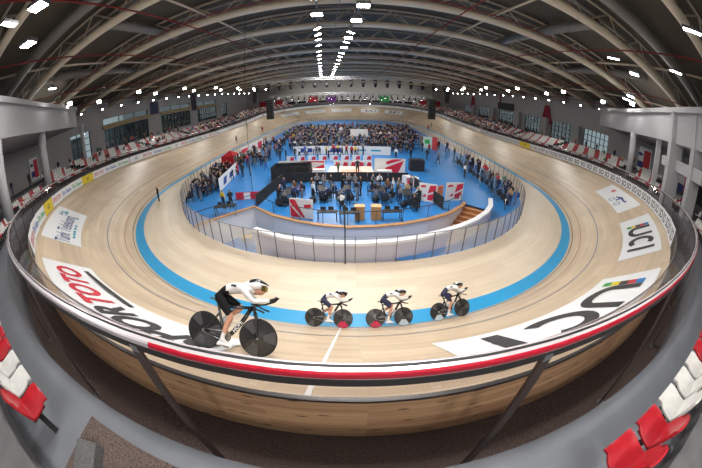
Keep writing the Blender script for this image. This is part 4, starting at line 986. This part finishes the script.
ART3 = [([(-.3, -.9), (.5, -.9), (.9, .8), (-.3, -.1)], RED), ([(-.2, .3), (.9, .95), (.2, .95), (-.3, .6)], RED)]
PW = mat('panel_offwhite', (.78, .77, .76), .5)
banner_board(-4.0, 17.6, -2.4, 17.15, 1.35, PW, 'white board with red slashes standing at the infield edge left of the tables', None, ART)
banner_board(5.2, 20.9, 6.5, 20.4, 1.45, PW, 'white and red board, left one of the pair near the stair', None, ART2)
banner_board(7.4, 20.9, 9.0, 21.2, 1.5, PW, 'white and red board, right one of the pair near the stair', None, ART2)
banner_board(6.6, 20.55, 7.2, 21.1, 1.25, mat('board_orange', (.85, .22, .08), .5), 'orange red board between the two white and red boards', None)
banner_board(-7.4, 28.7, -2.6, 28.3, 1.45, PW, 'long white and red banner behind the black curtained booth', None, [([(-.1, -.9), (.98, -.9), (.98, .5)], RED), ([(-.3, .9), (.98, .7), (.98, .95)], RED), ([(-.9, .1), (-.2, .1), (-.2, .4), (-.9, .4)], RED)])
banner_board(2.3, 28.1, 5.4, 28.2, 1.7, PW, 'white banner with a large red leaf shape right of the stage', None, ART3)
banner_board(-12.0, 23.7, -12.9, 31.0, 1.25, PW, 'long slanting white banner with blue lettering in front of the left pits', None, [([(-.7, -.6), (-.4, -.6), (-.3, .5), (-.6, .5)], NAVYI), ([(-.1, -.5), (.3, -.5), (.35, .4), (0, .4)], NAVYI), ([(.7, -.95), (1, -.95), (1, .95), (.8, .95)], RED)])
banner_board(-15.3, 38.0, -14.6, 47.0, 1.6, PW, 'long white banner among the far left pits', None, [([(-.9, -.8), (-.5, -.8), (-.4, .6), (-.9, .6)], RED), ([(.4, -.8), (.8, -.8), (.9, .7), (.5, .7)], RED)])
banner_board(-9.4, 21.3, -7.3, 21.4, .62, RED, 'low red and white banner lying across the left of the infield', None, [([(-.3, -.9), (.25, -.9), (.25, .9), (-.3, .9)], PANELW)])
banner_board(-7.9, 39.4, 5.3, 38.6, 1.15, PW, 'very long white banner in front of the infield audience', None, [([(-.85, -.5), (-.6, -.5), (-.6, .5), (-.85, .5)], NAVYI), ([(-.25, -.5), (0, -.5), (0, .6), (-.2, .6)], NAVYI), ([(.35, -.2), (.5, -.2), (.5, .2), (.35, .2)], CYAN), ([(.6, -.2), (.8, -.2), (.8, .2), (.6, .2)], CYAN)])
for i in range(8): banner_board(-7.9 + 1.34 * i, 34.8, -7.9 + 1.34 * i + 1.0, 34.75, .72, PW, 'low white banner with a red mark in the row behind the stage', 'low banners behind the stage', [([(-.2, -.6), (.9, -.6), (.9, .7), (.1, .6)], RED)])
for i in range(5): banner_board(-1.9 + .85 * i, 30.9, -1.9 + .85 * i + .8, 30.9, .85, PW, 'white backdrop panel with a red shape along the back of the stage', 'stage backdrop panels', [([(-.6, -.5), (.7, -.6), (.8, .5), (-.2, .7)], RED)])
banner_board(11.6, 46.2, 12.9, 45.4, 1.9, mat('sign_pale_green', (.55, .72, .66), .5), 'pale green and white upright sign right of the audience', None, [([(-.6, -.2), (.5, -.2), (.5, .5), (-.6, .5)], GREEN)])
banner_board(12.9, 45.2, 13.3, 43.8, 2.1, mat('sign_red_cloth', (.45, .04, .04), .6), 'tall red sign beside the pale green one', None)
# red and white wedge near the right corner of the fenced paddock
m = MB(); m.prism([(-.9, -.3), (.9, -.3), (.5, .3), (-.5, .3)], 0, .9); m.box((0, -.32, .5), (.7, .03, .5), mi=1); o = m.build('banner_wedge', [PW, RED], None, (5.4, 24.6, 0), -.8); tag(o, 'red and white wedge sign right of the fenced paddock', 'sign')
# black booth
root = empty('curtained_booth', (-5.7, 26.1, 0)); tag(root, 'black curtained booth standing on the blue infield', 'booth')
for nm, c, d in (('front_curtain', (0, 0, .7), (3.7, .05, 1.4)), ('side_curtain', (-1.83, .9, .7), (.05, 1.8, 1.4)), ('side_curtain', (1.83, .9, .7), (.05, 1.8, 1.4)), ('back_curtain', (0, 1.8, .7), (3.7, .05, 1.4))):
    m = MB(); n = 30; L = max(d[0], d[1]); ax = d[0] > d[1]
    m.grid([[((c[0] - L / 2 + L * i / n) if ax else c[0] + .03 * math.sin(i * 1.9), (c[1] - L / 2 + L * i / n) if not ax else c[1] + .03 * math.sin(i * 1.9), z) for i in range(n + 1)] for z in (0.01, 1.4)], smooth=True); m.build(nm, BLACK, root)
m = MB()
for sx in (-1, 1):
    for y in (0, 1.8): m.tube([(sx * 1.83, y, 0), (sx * 1.83, y, 1.45)], .025, 6)
m.tube([(-1.83, 0, 1.42), (1.83, 0, 1.42), (1.83, 1.8, 1.42), (-1.83, 1.8, 1.42)], .02, 6, closed=True); m.build('booth_frame', DARKMET, root)
# stage
root = empty('award_stage', (0, 28, 0)); tag(root, 'low award stage with a pale top and orange tint', 'stage')
m = MB(); m.prism([(-2.35, -1.9), (2.3, -1.9), (2.1, 2.2), (-2.1, 2.2)], .0, .34); m.build('stage_base', mat('stage_side', (.35, .2, .12), .6), root)
m = MB(); m.prism([(-2.4, -1.95), (2.35, -1.95), (2.15, 2.25), (-2.15, 2.25)], .34, .40); m.build('stage_top', mat('stage_top', (.85, .68, .58), .4), root)
m = MB(); m.add([(-1.1, -1.2, .408), (1.1, -1.2, .408), (1.0, .9, .408), (-1.0, .9, .408)], [(0, 1, 2, 3)]); m.build('floor_print', mat('stage_print', (.85, .42, .28), .5), root)
def table(x, y, rz, w, d, h, top, label, cloth=None, group=None):
    root = empty('folding_table', (x, y, 0), rz); tag(root, label, 'table', group); m = MB(); m.box((0, 0, h - .02), (w, d, .04)); m.build('tabletop', top, root)
    for sx in (-1, 1):
        for sy in (-1, 1): m = MB(); m.box((sx * (w / 2 - .06), sy * (d / 2 - .06), (h - .04) / 2), (.04, .04, h - .04)); m.build('leg', DARKMET, root)
    if cloth: m = MB(); m.grid([[(px * w / 2, py * d / 2, z) for z in (.12, h - .005)] for px, py in ((-1.02, -1.05), (1.02, -1.05), (1.02, 1.05), (-1.02, 1.05), (-1.02, -1.05))]); m.build('table_skirt', cloth, root)
    return root
table(-3.1, 27.5, 0, 1.2, .6, .8, PW, 'white skirted table left of the stage', PW)
table(3.2, 27.3, 0, 1.4, .6, .75, PW, 'white skirted table right of the stage', PW)
table(-9.0, 18.2, .15, 1.7, .6, .72, BLACK, 'black table with equipment by the left infield edge')
for i, (x, y) in enumerate(((-1.5, 17.0), (-.1, 16.85), (2.6, 17.1))): table(x, y, .05 * i, 1.3, .5, .66, BLACK, ['black judges table, left one of three at the infield edge', 'black judges table, middle one of three at the infield edge', 'black judges table, right one of three at the infield edge'][i])
for i, x in enumerate((.55, 1.6)):
    m = MB(); m.box((0, 0, .45), (.62, .5, .9)); m.box((0, 0, .91), (.66, .54, .03), mi=1); m.box((0, -.26, .5), (.5, .02, .02), mi=1)
    tag(m.build('cardboard_box', [mat('cardboard', (.50, .26, .10), .8), mat('cardboard_lid', (.68, .42, .20), .8)], None, (x, 17.3, 0)), '%s brown upright box between the black tables at the infield edge' % ('left' if i == 0 else 'right'), 'box')
m = MB(); m.box((0, 0, .6), (1.6, 1.1, 1.2)); m.box((0, 0, 1.22), (1.5, 1.0, .05)); tag(m.build('equipment_case', BLACK, None, (7.1, 30.6, 0)), 'large black equipment case right of the white leaf banner', 'case')
root = empty('canopy_tent', (-15.2, 34.2, 0)); tag(root, 'small red canopy tent in the left pits', 'tent')
m = MB(); m.add([(-.9, -.9, 1.5), (.9, -.9, 1.5), (.9, .9, 1.5), (-.9, .9, 1.5), (0, 0, 2.1)], [(0, 1, 4), (1, 2, 4), (2, 3, 4), (3, 0, 4)]); m.build('canopy', mat('tent_red', (.5, .01, .02), .7), root)
m = MB(); m.grid([[(-.9, -.9, z), (.9, -.9, z)] for z in (.1, 1.5)]); m.grid([[(-.9, -.9, z), (-.9, .9, z)] for z in (.1, 1.5)]); m.build('side_wall', mat('tent_red', (.5, .01, .02), .7), root)
for a in (-1, 1):
    for b in (-1, 1): m = MB(); m.tube([(a * .9, b * .9, 0), (a * .9, b * .9, 1.5)], .025, 6); m.build('leg', STEEL, root)
m = MB(); m.box((0, 0, .375), (.8, .5, .04)); m.box((-.3, 0, .18), (.05, .4, .36)); m.box((.3, 0, .18), (.05, .4, .36)); tag(m.build('low_table', mat('table_tan', (.6, .42, .25), .6), None, (-7.4, 17.6, -1.8)), 'low tan table down on the stairwell floor', 'table')
# black mesh screens around the central paddock
MESH = glass('screen_mesh', (.05, .05, .05), .0, fog=.55, fogcol=(.03, .03, .035))
scr = MB(); scr.box((0, 0, .55), (1.96, .03, .86)); scrm = scr.mesh('screen_mesh', [mat('screen_black', (.018, .018, .02), .8)])
fr2 = MB(); fr2.tube([(-1, 0, .0), (-1, 0, 1.0), (1, 0, 1.0), (1, 0, .0)], .022, 6); fr2 = fr2.mesh('screen_frame', [DARKMET])
def screen_line(a, b, sd):
    a = Vector(a); b = Vector(b); n = max(1, round((b - a).length / 2)); d = (b - a) / n
    for i in range(n):
        c = a + d * (i + .5); root = empty('barrier_screen', (c.x, c.y, 0), math.atan2(d.y, d.x)); root.scale = (d.length / 2.02, 1, 1); tag(root, 'black barrier screen in the %s side of the paddock fence' % sd, 'barrier', 'paddock screens, ' + sd)
        link('screen_panel', scrm, root); link('screen_frame', fr2, root)
screen_line((-7.0, 19.5), (-6.2, 25.3), 'left'); screen_line((-6.0, 25.4), (5.2, 25.4), 'back'); screen_line((5.3, 25.0), (6.6, 18.9), 'right')
for i, (a, b) in enumerate((((-5.2, 20.2), (-5.0, 23.5)), ((-2.9, 20), (-2.9, 23.5)), ((.4, 20), (.4, 23.5)), ((3., 20), (3., 23.5)))):
    pass
# ------------------------------------------------------------------ small bicycles, chairs, clusters of people
sb = MB()
for cx in (-.5, .5): pass
def bike_simple():
    root = empty('track_bicycle'); f = MB(); f.tube([(-.5, 0, .34), (-.15, 0, .8), (.38, 0, .82), (.0, 0, .3), (-.15, 0, .8)], .022, 5); f.tube([(-.5, 0, .34), (0, 0, .3)], .016, 5); f.tube([(.38, 0, .85), (.5, 0, .34)], .022, 5); f.build('frame', CARB, root)
    for cx in (-.5, .5):
        w = MB(); w.tube([(cx + .32 * math.cos(2 * PI * i / 18), 0, .335 + .32 * math.sin(2 * PI * i / 18)) for i in range(18)], .018, 5, closed=True); w.cyl((cx, -.01, .335), .27 if cx < 0 else .05, .02, 18, axis='y')
        if cx > 0:
            for k in range(5): a = 2 * PI * k / 5; w.tube([(cx, 0, .335), (cx + .31 * math.cos(a), 0, .335 + .31 * math.sin(a))], .018, 4)
        w.build('wheel', BLACK, root)
    h = MB(); h.tube([(.55, -.2, .8), (.42, -.18, .92), (.40, .18, .92), (.55, .2, .8)], .016, 5); h.build('handlebar', BLACK, root); s = MB(); s.box((-.2, 0, .9), (.24, .12, .05)); s.tube([(-.17, 0, .88), (-.15, 0, .8)], .015, 5); s.build('saddle', BLACK, root); return root
BS = bike_simple(); first_bike = [True]
def put_bike(x, y, rz, label, group):
    if first_bike[0]: first_bike[0] = False; BS.location = (x, y, 0); BS.rotation_euler = (0, 0, rz); tag(BS, label, 'bicycle', group); return BS
    o = dup(BS, (x, y, 0), rz, label, group); o['category'] = 'bicycle'; return o
ch = MB(); ch.box((0, 0, .42), (.42, .42, .04)); ch.box((0, -.2, .68), (.42, .04, .34))
for a in (-1, 1):
    for b in (-1, 1): ch.box((a * .18, b * .18, .2), (.03, .03, .4))
    ch.box((a * .18, -.2, .5), (.03, .03, .2))
CHM = ch.mesh('folding_chair', [BLACK])
CHAIRS = []
def chair(x, y, z, rz, label, group): CHAIRS.append((x, y, z, rz, label, group))
def real_chair(x, y, z, rz, label, group): return tag(link('folding_chair', CHM, None, (x, y, z), rz), label, 'chair', group)
P_ = random.Random(11)
def who(dark=.6):
    r = P_.random()
    return P_.choice(['black', 'black', 'navy', 'grey']) if r < dark else P_.choice(['red', 'white', 'grey', 'tan', 'green', 'blue', 'white', 'red', 'brown', 'yellow'])
def rp(x, y, z, rz, zone, poses=('stand', 'fold', 'lean', 'walk'), dark=.6, s=None):
    top = who(dark); leg = P_.choice(['black', 'navy', 'black', 'grey']); pose = P_.choice(poses)
    act = {'stand': 'standing', 'fold': 'standing with folded arms', 'lean': 'leaning forward', 'walk': 'walking', 'sit': 'sitting'}[pose]
    CROWD.append((x, y, z, rz, pose, top, leg, P_.choice(['dark', 'dark', 'brown', 'fair']), P_.random() < .5, 'person in %s top %s %s' % (top, act, zone), '%s tops, %s, %s' % (top, act, zone), s if s else P_.uniform(.9, 1.02)))
# paddock clusters
ncl = 0
CLN = ['leftmost', 'second', 'middle', 'fourth', 'rightmost']
for cx, cy, nm in ((-4.7, 20.9, 'leftmost'), (-2.2, 21.6, 'second'), (-.2, 21.6, 'middle'), (2.4, 21.6, 'fourth'), (4.3, 20.7, 'rightmost')):
    zone = 'in the %s paddock group' % nm
    table(cx - .1, cy, P_.uniform(-.3, .3) + PI / 2, 1.5, .6, .74, BLACK, 'black table ' + zone)
    for k in range(8):
        a = 2 * PI * k / 8 + P_.uniform(-.2, .2); rx, ry = P_.uniform(.8, 1.0), P_.uniform(1.2, 2.2); x, y = cx + rx * math.cos(a), cy + ry * math.sin(a)
        sit = P_.random() < .5; fa = a + PI / 2
        if sit: chair(x, y, 0, fa, 'black folding chair ' + zone, 'chairs ' + zone); rp(x, y, 0, fa, zone, ('sit',), .72)
        else: rp(x, y, 0, fa, zone, ('stand', 'lean', 'fold'), .72)
    put_bike(cx + .1, cy + 1.75, P_.uniform(-.4, .4), 'black track bicycle at the back of the %s paddock group' % nm, None); put_bike(cx - .1, cy - 1.5, P_.uniform(-.4, .4), 'black track bicycle at the front of the %s paddock group' % nm, None)
    m = MB(); m.box((0, 0, .2), (.5, .35, .4)); m.box((0, 0, .41), (.4, .05, .04)); tag(m.build('kit_bag', BLACK, None, (cx + .15, cy - .75, 0), .3), 'black kit bag beside the table ' + zone, 'bag')
person(-.6, 17.9, 0, .2, 'lean', 'white', 'black', label='person in white leaning between the paddock and the judges tables')
person(-9.7, 19.4, 0, -.4, 'stand', 'yellow', 'navy', 'dark', label='person in a yellow jacket standing at the left infield edge')
person(-9.0, 19.3, 0, .6, 'fold', 'black', 'black', label='person in black beside the one in the yellow jacket')
person(.6, 26.6, .41, PI, 'stand', 'black', 'black', label='person in black standing on the stage front'); person(-1.2, 27.0, .41, 1., 'stand', 'green', 'black', label='person in green standing on the left of the stage', s=.7)
person(-11.4, 28.5, 0, 1.2, 'stand', 'black', 'black', label='person in black, nearer one of the pair walking beside the slanting white banner'); person(-10.7, 28.9, 0, -1.2, 'stand', 'navy', 'black', label='person in navy, other one of the pair beside the slanting white banner')
person(-9.4, 30.8, 0, 2, 'walk', 'grey', 'blue', label='person in grey walking left of the black booth')
person(9.8, 36.4, 0, .5, 'walk', 'black', 'navy', label='person in black walking on the open blue floor at the right'); person(10.7, 34.3, 0, 2., 'walk', 'grey', 'black', label='person in grey walking on the open blue floor at the right'); person(11.9, 28.2, 0, -1.4, 'stand', 'white', 'black', label='person in white shirt in front of the row of bicycles at the right')
person(7.6, 36.2, 0, .5, 'stand', 'navy', 'navy', label='person in navy behind the black equipment case'); person(5.6, 35.8, 0, 2.5, 'stand', 'white', 'black', label='person in white right of the low banner row')
for i, (x, y) in enumerate(((-10.4, 35.8), (-8.9, 35.6), (-8.2, 35.9))): person(x, y, 0, i, 'stand', ['navy', 'black', 'black'][i], 'navy', label='person standing left of the low banner row, %s of three' % ['left one', 'middle one', 'right one'][i])
for i in range(17): rp(-7.2 + .55 * i + P_.uniform(-.15, .15), 37.2 + P_.uniform(-.7, .8), 0, P_.uniform(0, 6.2), 'before the very long white banner', ('stand', 'fold', 'walk'), .35)
# row along the right fence
for i in range(15):
    t = i / 14; y = 35.5 - 15.6 * t; x = 14.6 - (.9 * max(0, (t - .6)) / .4) ** 1.5 * 1.2
    put_bike(x - 1.1, y, P_.uniform(1., 2.2), 'black track bicycle in the row along the right glass fence', 'bicycles along the right fence')
for i in range(30):
    t = i / 29; y = 36. - 15.6 * t; x = 14.9 - (.9 * max(0, (t - .6)) / .4) ** 1.5 * 1.3; rp(x + P_.uniform(-.6, .45), y, 0, PI / 2 + P_.uniform(-.8, .8), 'in the row along the right glass fence', ('stand', 'lean', 'fold'), .6)
for i in range(7):
    y = 35 - 2.0 * i; x = 15.6; m = MB(); m.box((0, 0, .2), (.5, .4, .4)); m.box((0, 0, .42), (.3, .04, .05)); tag(m.build('kit_bag', MATS['cloth_' + P_.choice(['black', 'navy', 'blue'])], None, (x, y, 0), P_.uniform(0, 3)), 'dark kit bag on the floor at the right glass fence', 'bag', 'kit bags at the right fence')
# left pits
def scatter(n, x0, x1, y0, y1, zone, poses, dark, md=.55, lim=15.9):
    pts = []; tries = 0
    while len(pts) < n and tries < 6000:
        tries += 1; x = P_.uniform(x0, x1); y = P_.uniform(y0, y1)
        cy = YC if y < YC else (YD if y > YD else y)
        if math.hypot(x - X0, y - cy) > lim or any((x - a) ** 2 + (y - b) ** 2 < md * md for a, b in pts): continue
        pts.append((x, y))
    for x, y in pts:
        pose = P_.choice(poses)
        a = P_.uniform(0, 6.28)
        if pose == 'sit': chair(x, y, 0, a, 'black folding chair ' + zone, 'chairs ' + zone)
        rp(x, y, 0, a, zone, (pose,), dark)
    return pts
scatter(46, -15.8, -12.6, 21.3, 31, 'in the pits behind the slanting white banner', ('stand', 'lean', 'sit', 'fold'), .8, .6)
for i in range(6): put_bike(-13.4 - .2 * i, 23.4 + 1.25 * i, P_.uniform(-.5, .5), 'black track bicycle in the left pits behind the slanting banner', 'bicycles in the left pits')
scatter(26, -15.9, -10.5, 33, 37.5, 'around the red tent', ('stand', 'sit', 'lean'), .5, .8)
scatter(40, -15.9, -9.5, 38, 52, 'in the far left pits', ('stand', 'sit', 'lean'), .45, .8)
scatter(12, 9.0, 15.5, 40, 50, 'at the right end of the audience', ('stand', 'walk'), .6, 1.)
for i in range(5): table(-15.2 + .1 * i, 34 + 3.2 * i if i else 31.8, PI / 2, 1.6, .6, .74, PW if i % 2 else BLACK, 'folding table in the left pits, %s from the slanting banner' % tr_ord[i])
# infield audience: seated rows facing the stage
for r in range(24):
    y = 41.0 + 1.45 * r; hw = 12.2 + .09 * r; n = 30
    for k in range(n):
        x = -hw + (2 * hw) * (k + .5) / n + P_.uniform(-.25, .25)
        if (x > 9.5 and y < 50) or (x < -9.3 and y < 53) or P_.random() < .05: continue
        y2 = y + P_.uniform(-.2, .2); a = (0 if P_.random() < .7 else PI) + P_.uniform(-.5, .5); blk = ['front', 'middle', 'back'][min(2, r // 8)]
        if P_.random() < .35: rp(x, y2, 0, a, 'in the %s rows of the infield audience' % blk, ('stand', 'fold', 'lean'), .88)
        else:
            chair(x, y2, 0, a, 'black folding chair in the %s rows of the infield audience' % blk, 'audience chairs, ' + blk); rp(x, y2, 0, a, 'in the %s rows of the infield audience' % blk, ('sit',), .88)
for i in range(7):
    for j in range(2): table(-7 + 2.8 * i, 44.7 + 8.75 * j, 0, 2, .5, .74, BLACK, 'black table among the infield audience, %s row' % ('front' if j == 0 else 'back'), group='audience tables %d' % j)
m = MB(); m.box((0, 0, 1.6), (3.0, .08, 1.3)); m.box((-1.3, 0, .5), (.06, .06, 1.)); m.box((1.3, 0, .5), (.06, .06, 1.)); tag(m.build('projection_screen', PW, None, (1.4, 50.6, 0)), 'white screen standing in the middle of the infield audience', 'screen')
# people on the track and spectators in the stands
o = person(0, 0, 0, 0, 'walk', 'tan', 'black', label='person in tan walking on the far left straight of the track'); o.location = bank(192.5, 1.2)
o = person(0, 0, 0, 0, 'stand', 'red', 'black', label='person in red standing at the track edge right of the audience'); o.location = off(80, -1)
o = person(0, 0, 0, 0, 'stand', 'tan', 'brown', label='person in tan standing on the far right banking'); o.location = bank(84, 1.0)
o = person(0, 0, 0, 0, 'walk', 'red', 'red', label='person in red on the far left of the track'); o.location = bank(176, .8)
def on_seat(sg, i, u0, u1, prob, zone, dark):
    for (u, r, k) in RK:
        if r != i or u * sg < u0 or u * sg > u1 or P_.random() > prob: continue
        d = wid(u) + TD[i] + (.74 if i == 0 else .42); x, y, z = off(u, d, zrow(u, i)); rz = heading(u)
        x, y = x + -math.sin(rz) * .05, y + math.cos(rz) * .05
        rp(x, y, z, rz + P_.uniform(-.3, .3), zone, ('sit',), dark, .96)
for i in range(NT):
    on_seat(1, i, 60, 80, .42, 'in the full middle block of the right stand', .72)
    on_seat(1, i, 80, 100, .34, 'at the far end of the right stand', .7)
    on_seat(-1, i, 60, 98, .30, 'at the far end of the left stand', .7)
    on_seat(-1, i, 30, 60, .05, 'scattered in the middle of the left stand', .6)
    on_seat(1, i, 14, 36, .03, 'scattered in the near part of the right stand', .6)
def standers(sg, u0, u1, n, zone):
    for k in range(n):
        u = sg * (u0 + (u1 - u0) * (k + P_.random() * .7) / n); x, y, z = off(u, wid(u) + DEND + 1.2 + P_.random() * 1.8, zc(u) + .09)
        rp(x, y, z, heading(u), zone, ('stand', 'fold', 'walk'), .75)
standers(-1, 22, 60, 26, 'on the walkway behind the left seats'); standers(1, 22, 60, 12, 'on the walkway behind the right seats'); standers(1, 60, 85, 12, 'on the walkway behind the full right stand')

# equipment on the judges tables
for i, (x, y) in enumerate(((-1.75, 17.0), (-1.25, 17.0), (-.35, 16.85), (.15, 16.85), (2.3, 17.1), (2.9, 17.1), (-9.4, 18.15), (-8.7, 18.25))):
    t = empty('monitor', (x, y, .67 if i < 6 else .73)); tag(t, 'small black monitor on a black table at the infield edge', 'monitor', 'monitors on the judges tables'); m = MB(); m.box((0, 0, .19), (.34, .03, .22)); m.build('display', BLACK, t); m = MB(); m.box((0, 0, .01), (.2, .16, .02)); m.box((0, .01, .06), (.04, .03, .1)); m.build('monitor_stand', DARKMET, t)
# ---- nearest anonymous people and chairs as individuals, the rest as one mass each
import numpy as np
def dist(q): return math.sqrt(q[0] ** 2 + q[1] ** 2 + (q[2] - 7.6) ** 2)
def mass(name, items, label):
    """items: (mesh, matrix); joins them into one mesh"""
    mats = []; V = []; F = []; LTt = []; MI = []; nv = 0
    cache = {}
    for me, M in items:
        if me.name not in cache:
            co_ = np.empty(len(me.vertices) * 3); me.vertices.foreach_get('co', co_); lt_ = np.empty(len(me.polygons), int); me.polygons.foreach_get('loop_total', lt_)
            lv = np.empty(len(me.loops), int); me.loops.foreach_get('vertex_index', lv); mi = np.empty(len(me.polygons), int); me.polygons.foreach_get('material_index', mi)
            ids = []
            for q in me.materials:
                if q not in mats: mats.append(q)
                ids.append(mats.index(q))
            cache[me.name] = (co_.reshape(-1, 3), lt_, lv, np.array(ids)[mi])
        c_, lt_, lv, mi = cache[me.name]; A = np.array(M)
        V.append(c_ @ A[:3, :3].T + A[:3, 3]); F.append(lv + nv); LTt.append(lt_); MI.append(mi); nv += len(c_)
    V = np.concatenate(V); F = np.concatenate(F); LTt = np.concatenate(LTt); MI = np.concatenate(MI)
    me = bpy.data.meshes.new(name); me.vertices.add(len(V)); me.vertices.foreach_set('co', V.ravel()); me.loops.add(len(F)); me.loops.foreach_set('vertex_index', F)
    me.polygons.add(len(LTt)); me.polygons.foreach_set('loop_start', np.concatenate(([0], np.cumsum(LTt)[:-1]))); 
    for q in mats: me.materials.append(q)
    me.polygons.foreach_set('material_index', MI); me.polygons.foreach_set('use_smooth', np.ones(len(LTt), bool)); me.update(calc_edges=True); me.validate()
    return tag(link(name, me), label, None, None, 'stuff')
CROWD.sort(key=dist); CHAIRS.sort(key=dist)
NP = 270; rest = []
for q in CROWD[:NP]: person(q[0], q[1], q[2], q[3], q[4], q[5], q[6], q[7], q[8], q[9], q[10], q[11])
for q in CROWD[NP:]:
    me = person_data(q[4] + '_far', q[5], q[6], q[7], q[8]); rest.append((me, Matrix.Translation((q[0], q[1], q[2])) @ Matrix.Rotation(q[3], 4, 'Z') @ Matrix.Scale(q[11], 4)))
tag(mass('crowd', rest, 'dense crowd of spectators in dark clothes filling the far infield and the far stands'), None, 'crowd')
for q in CHAIRS[:150]: real_chair(*q)
mass('folding_chairs', [(CHM, Matrix.Translation(q[:3]) @ Matrix.Rotation(q[3], 4, 'Z')) for q in CHAIRS[150:]], 'black folding chairs under the far infield crowd')['category'] = 'chairs'
print('people', len(CROWD), 'chairs', len(CHAIRS))

# ------------------------------------------------------------------ camera, world, view
cam = bpy.data.cameras.new('camera'); co = bpy.data.objects.new('camera', cam); COL.objects.link(co); co.location = (0, 0, 7.6); co.rotation_euler = (math.radians(90 - 26.7), 0, 0)
cam.type = 'PANO'; cam.sensor_width = 36; cam.sensor_fit = 'HORIZONTAL'; cam.panorama_type = 'FISHEYE_EQUISOLID'; cam.fisheye_lens = 15; cam.fisheye_fov = math.radians(220); cam.clip_start = .02; cam.clip_end = 500
sc.camera = co
w = bpy.data.worlds.new('daylight'); sc.world = w; w.use_nodes = True; bg = w.node_tree.nodes['Background']; bg.inputs[0].default_value = (.95, .97, 1, 1); bg.inputs[1].default_value = 1.6
sc.view_settings.view_transform = 'Standard'; sc.view_settings.look = 'None'; sc.view_settings.gamma = 1; sc.view_settings.use_curve_mapping = False; sc.view_settings.exposure = -0.45
try: sc.cycles.use_denoising = True; sc.cycles.max_bounces = 6; sc.cycles.transparent_max_bounces = 24; sc.cycles.diffuse_bounces = 3
except Exception: pass
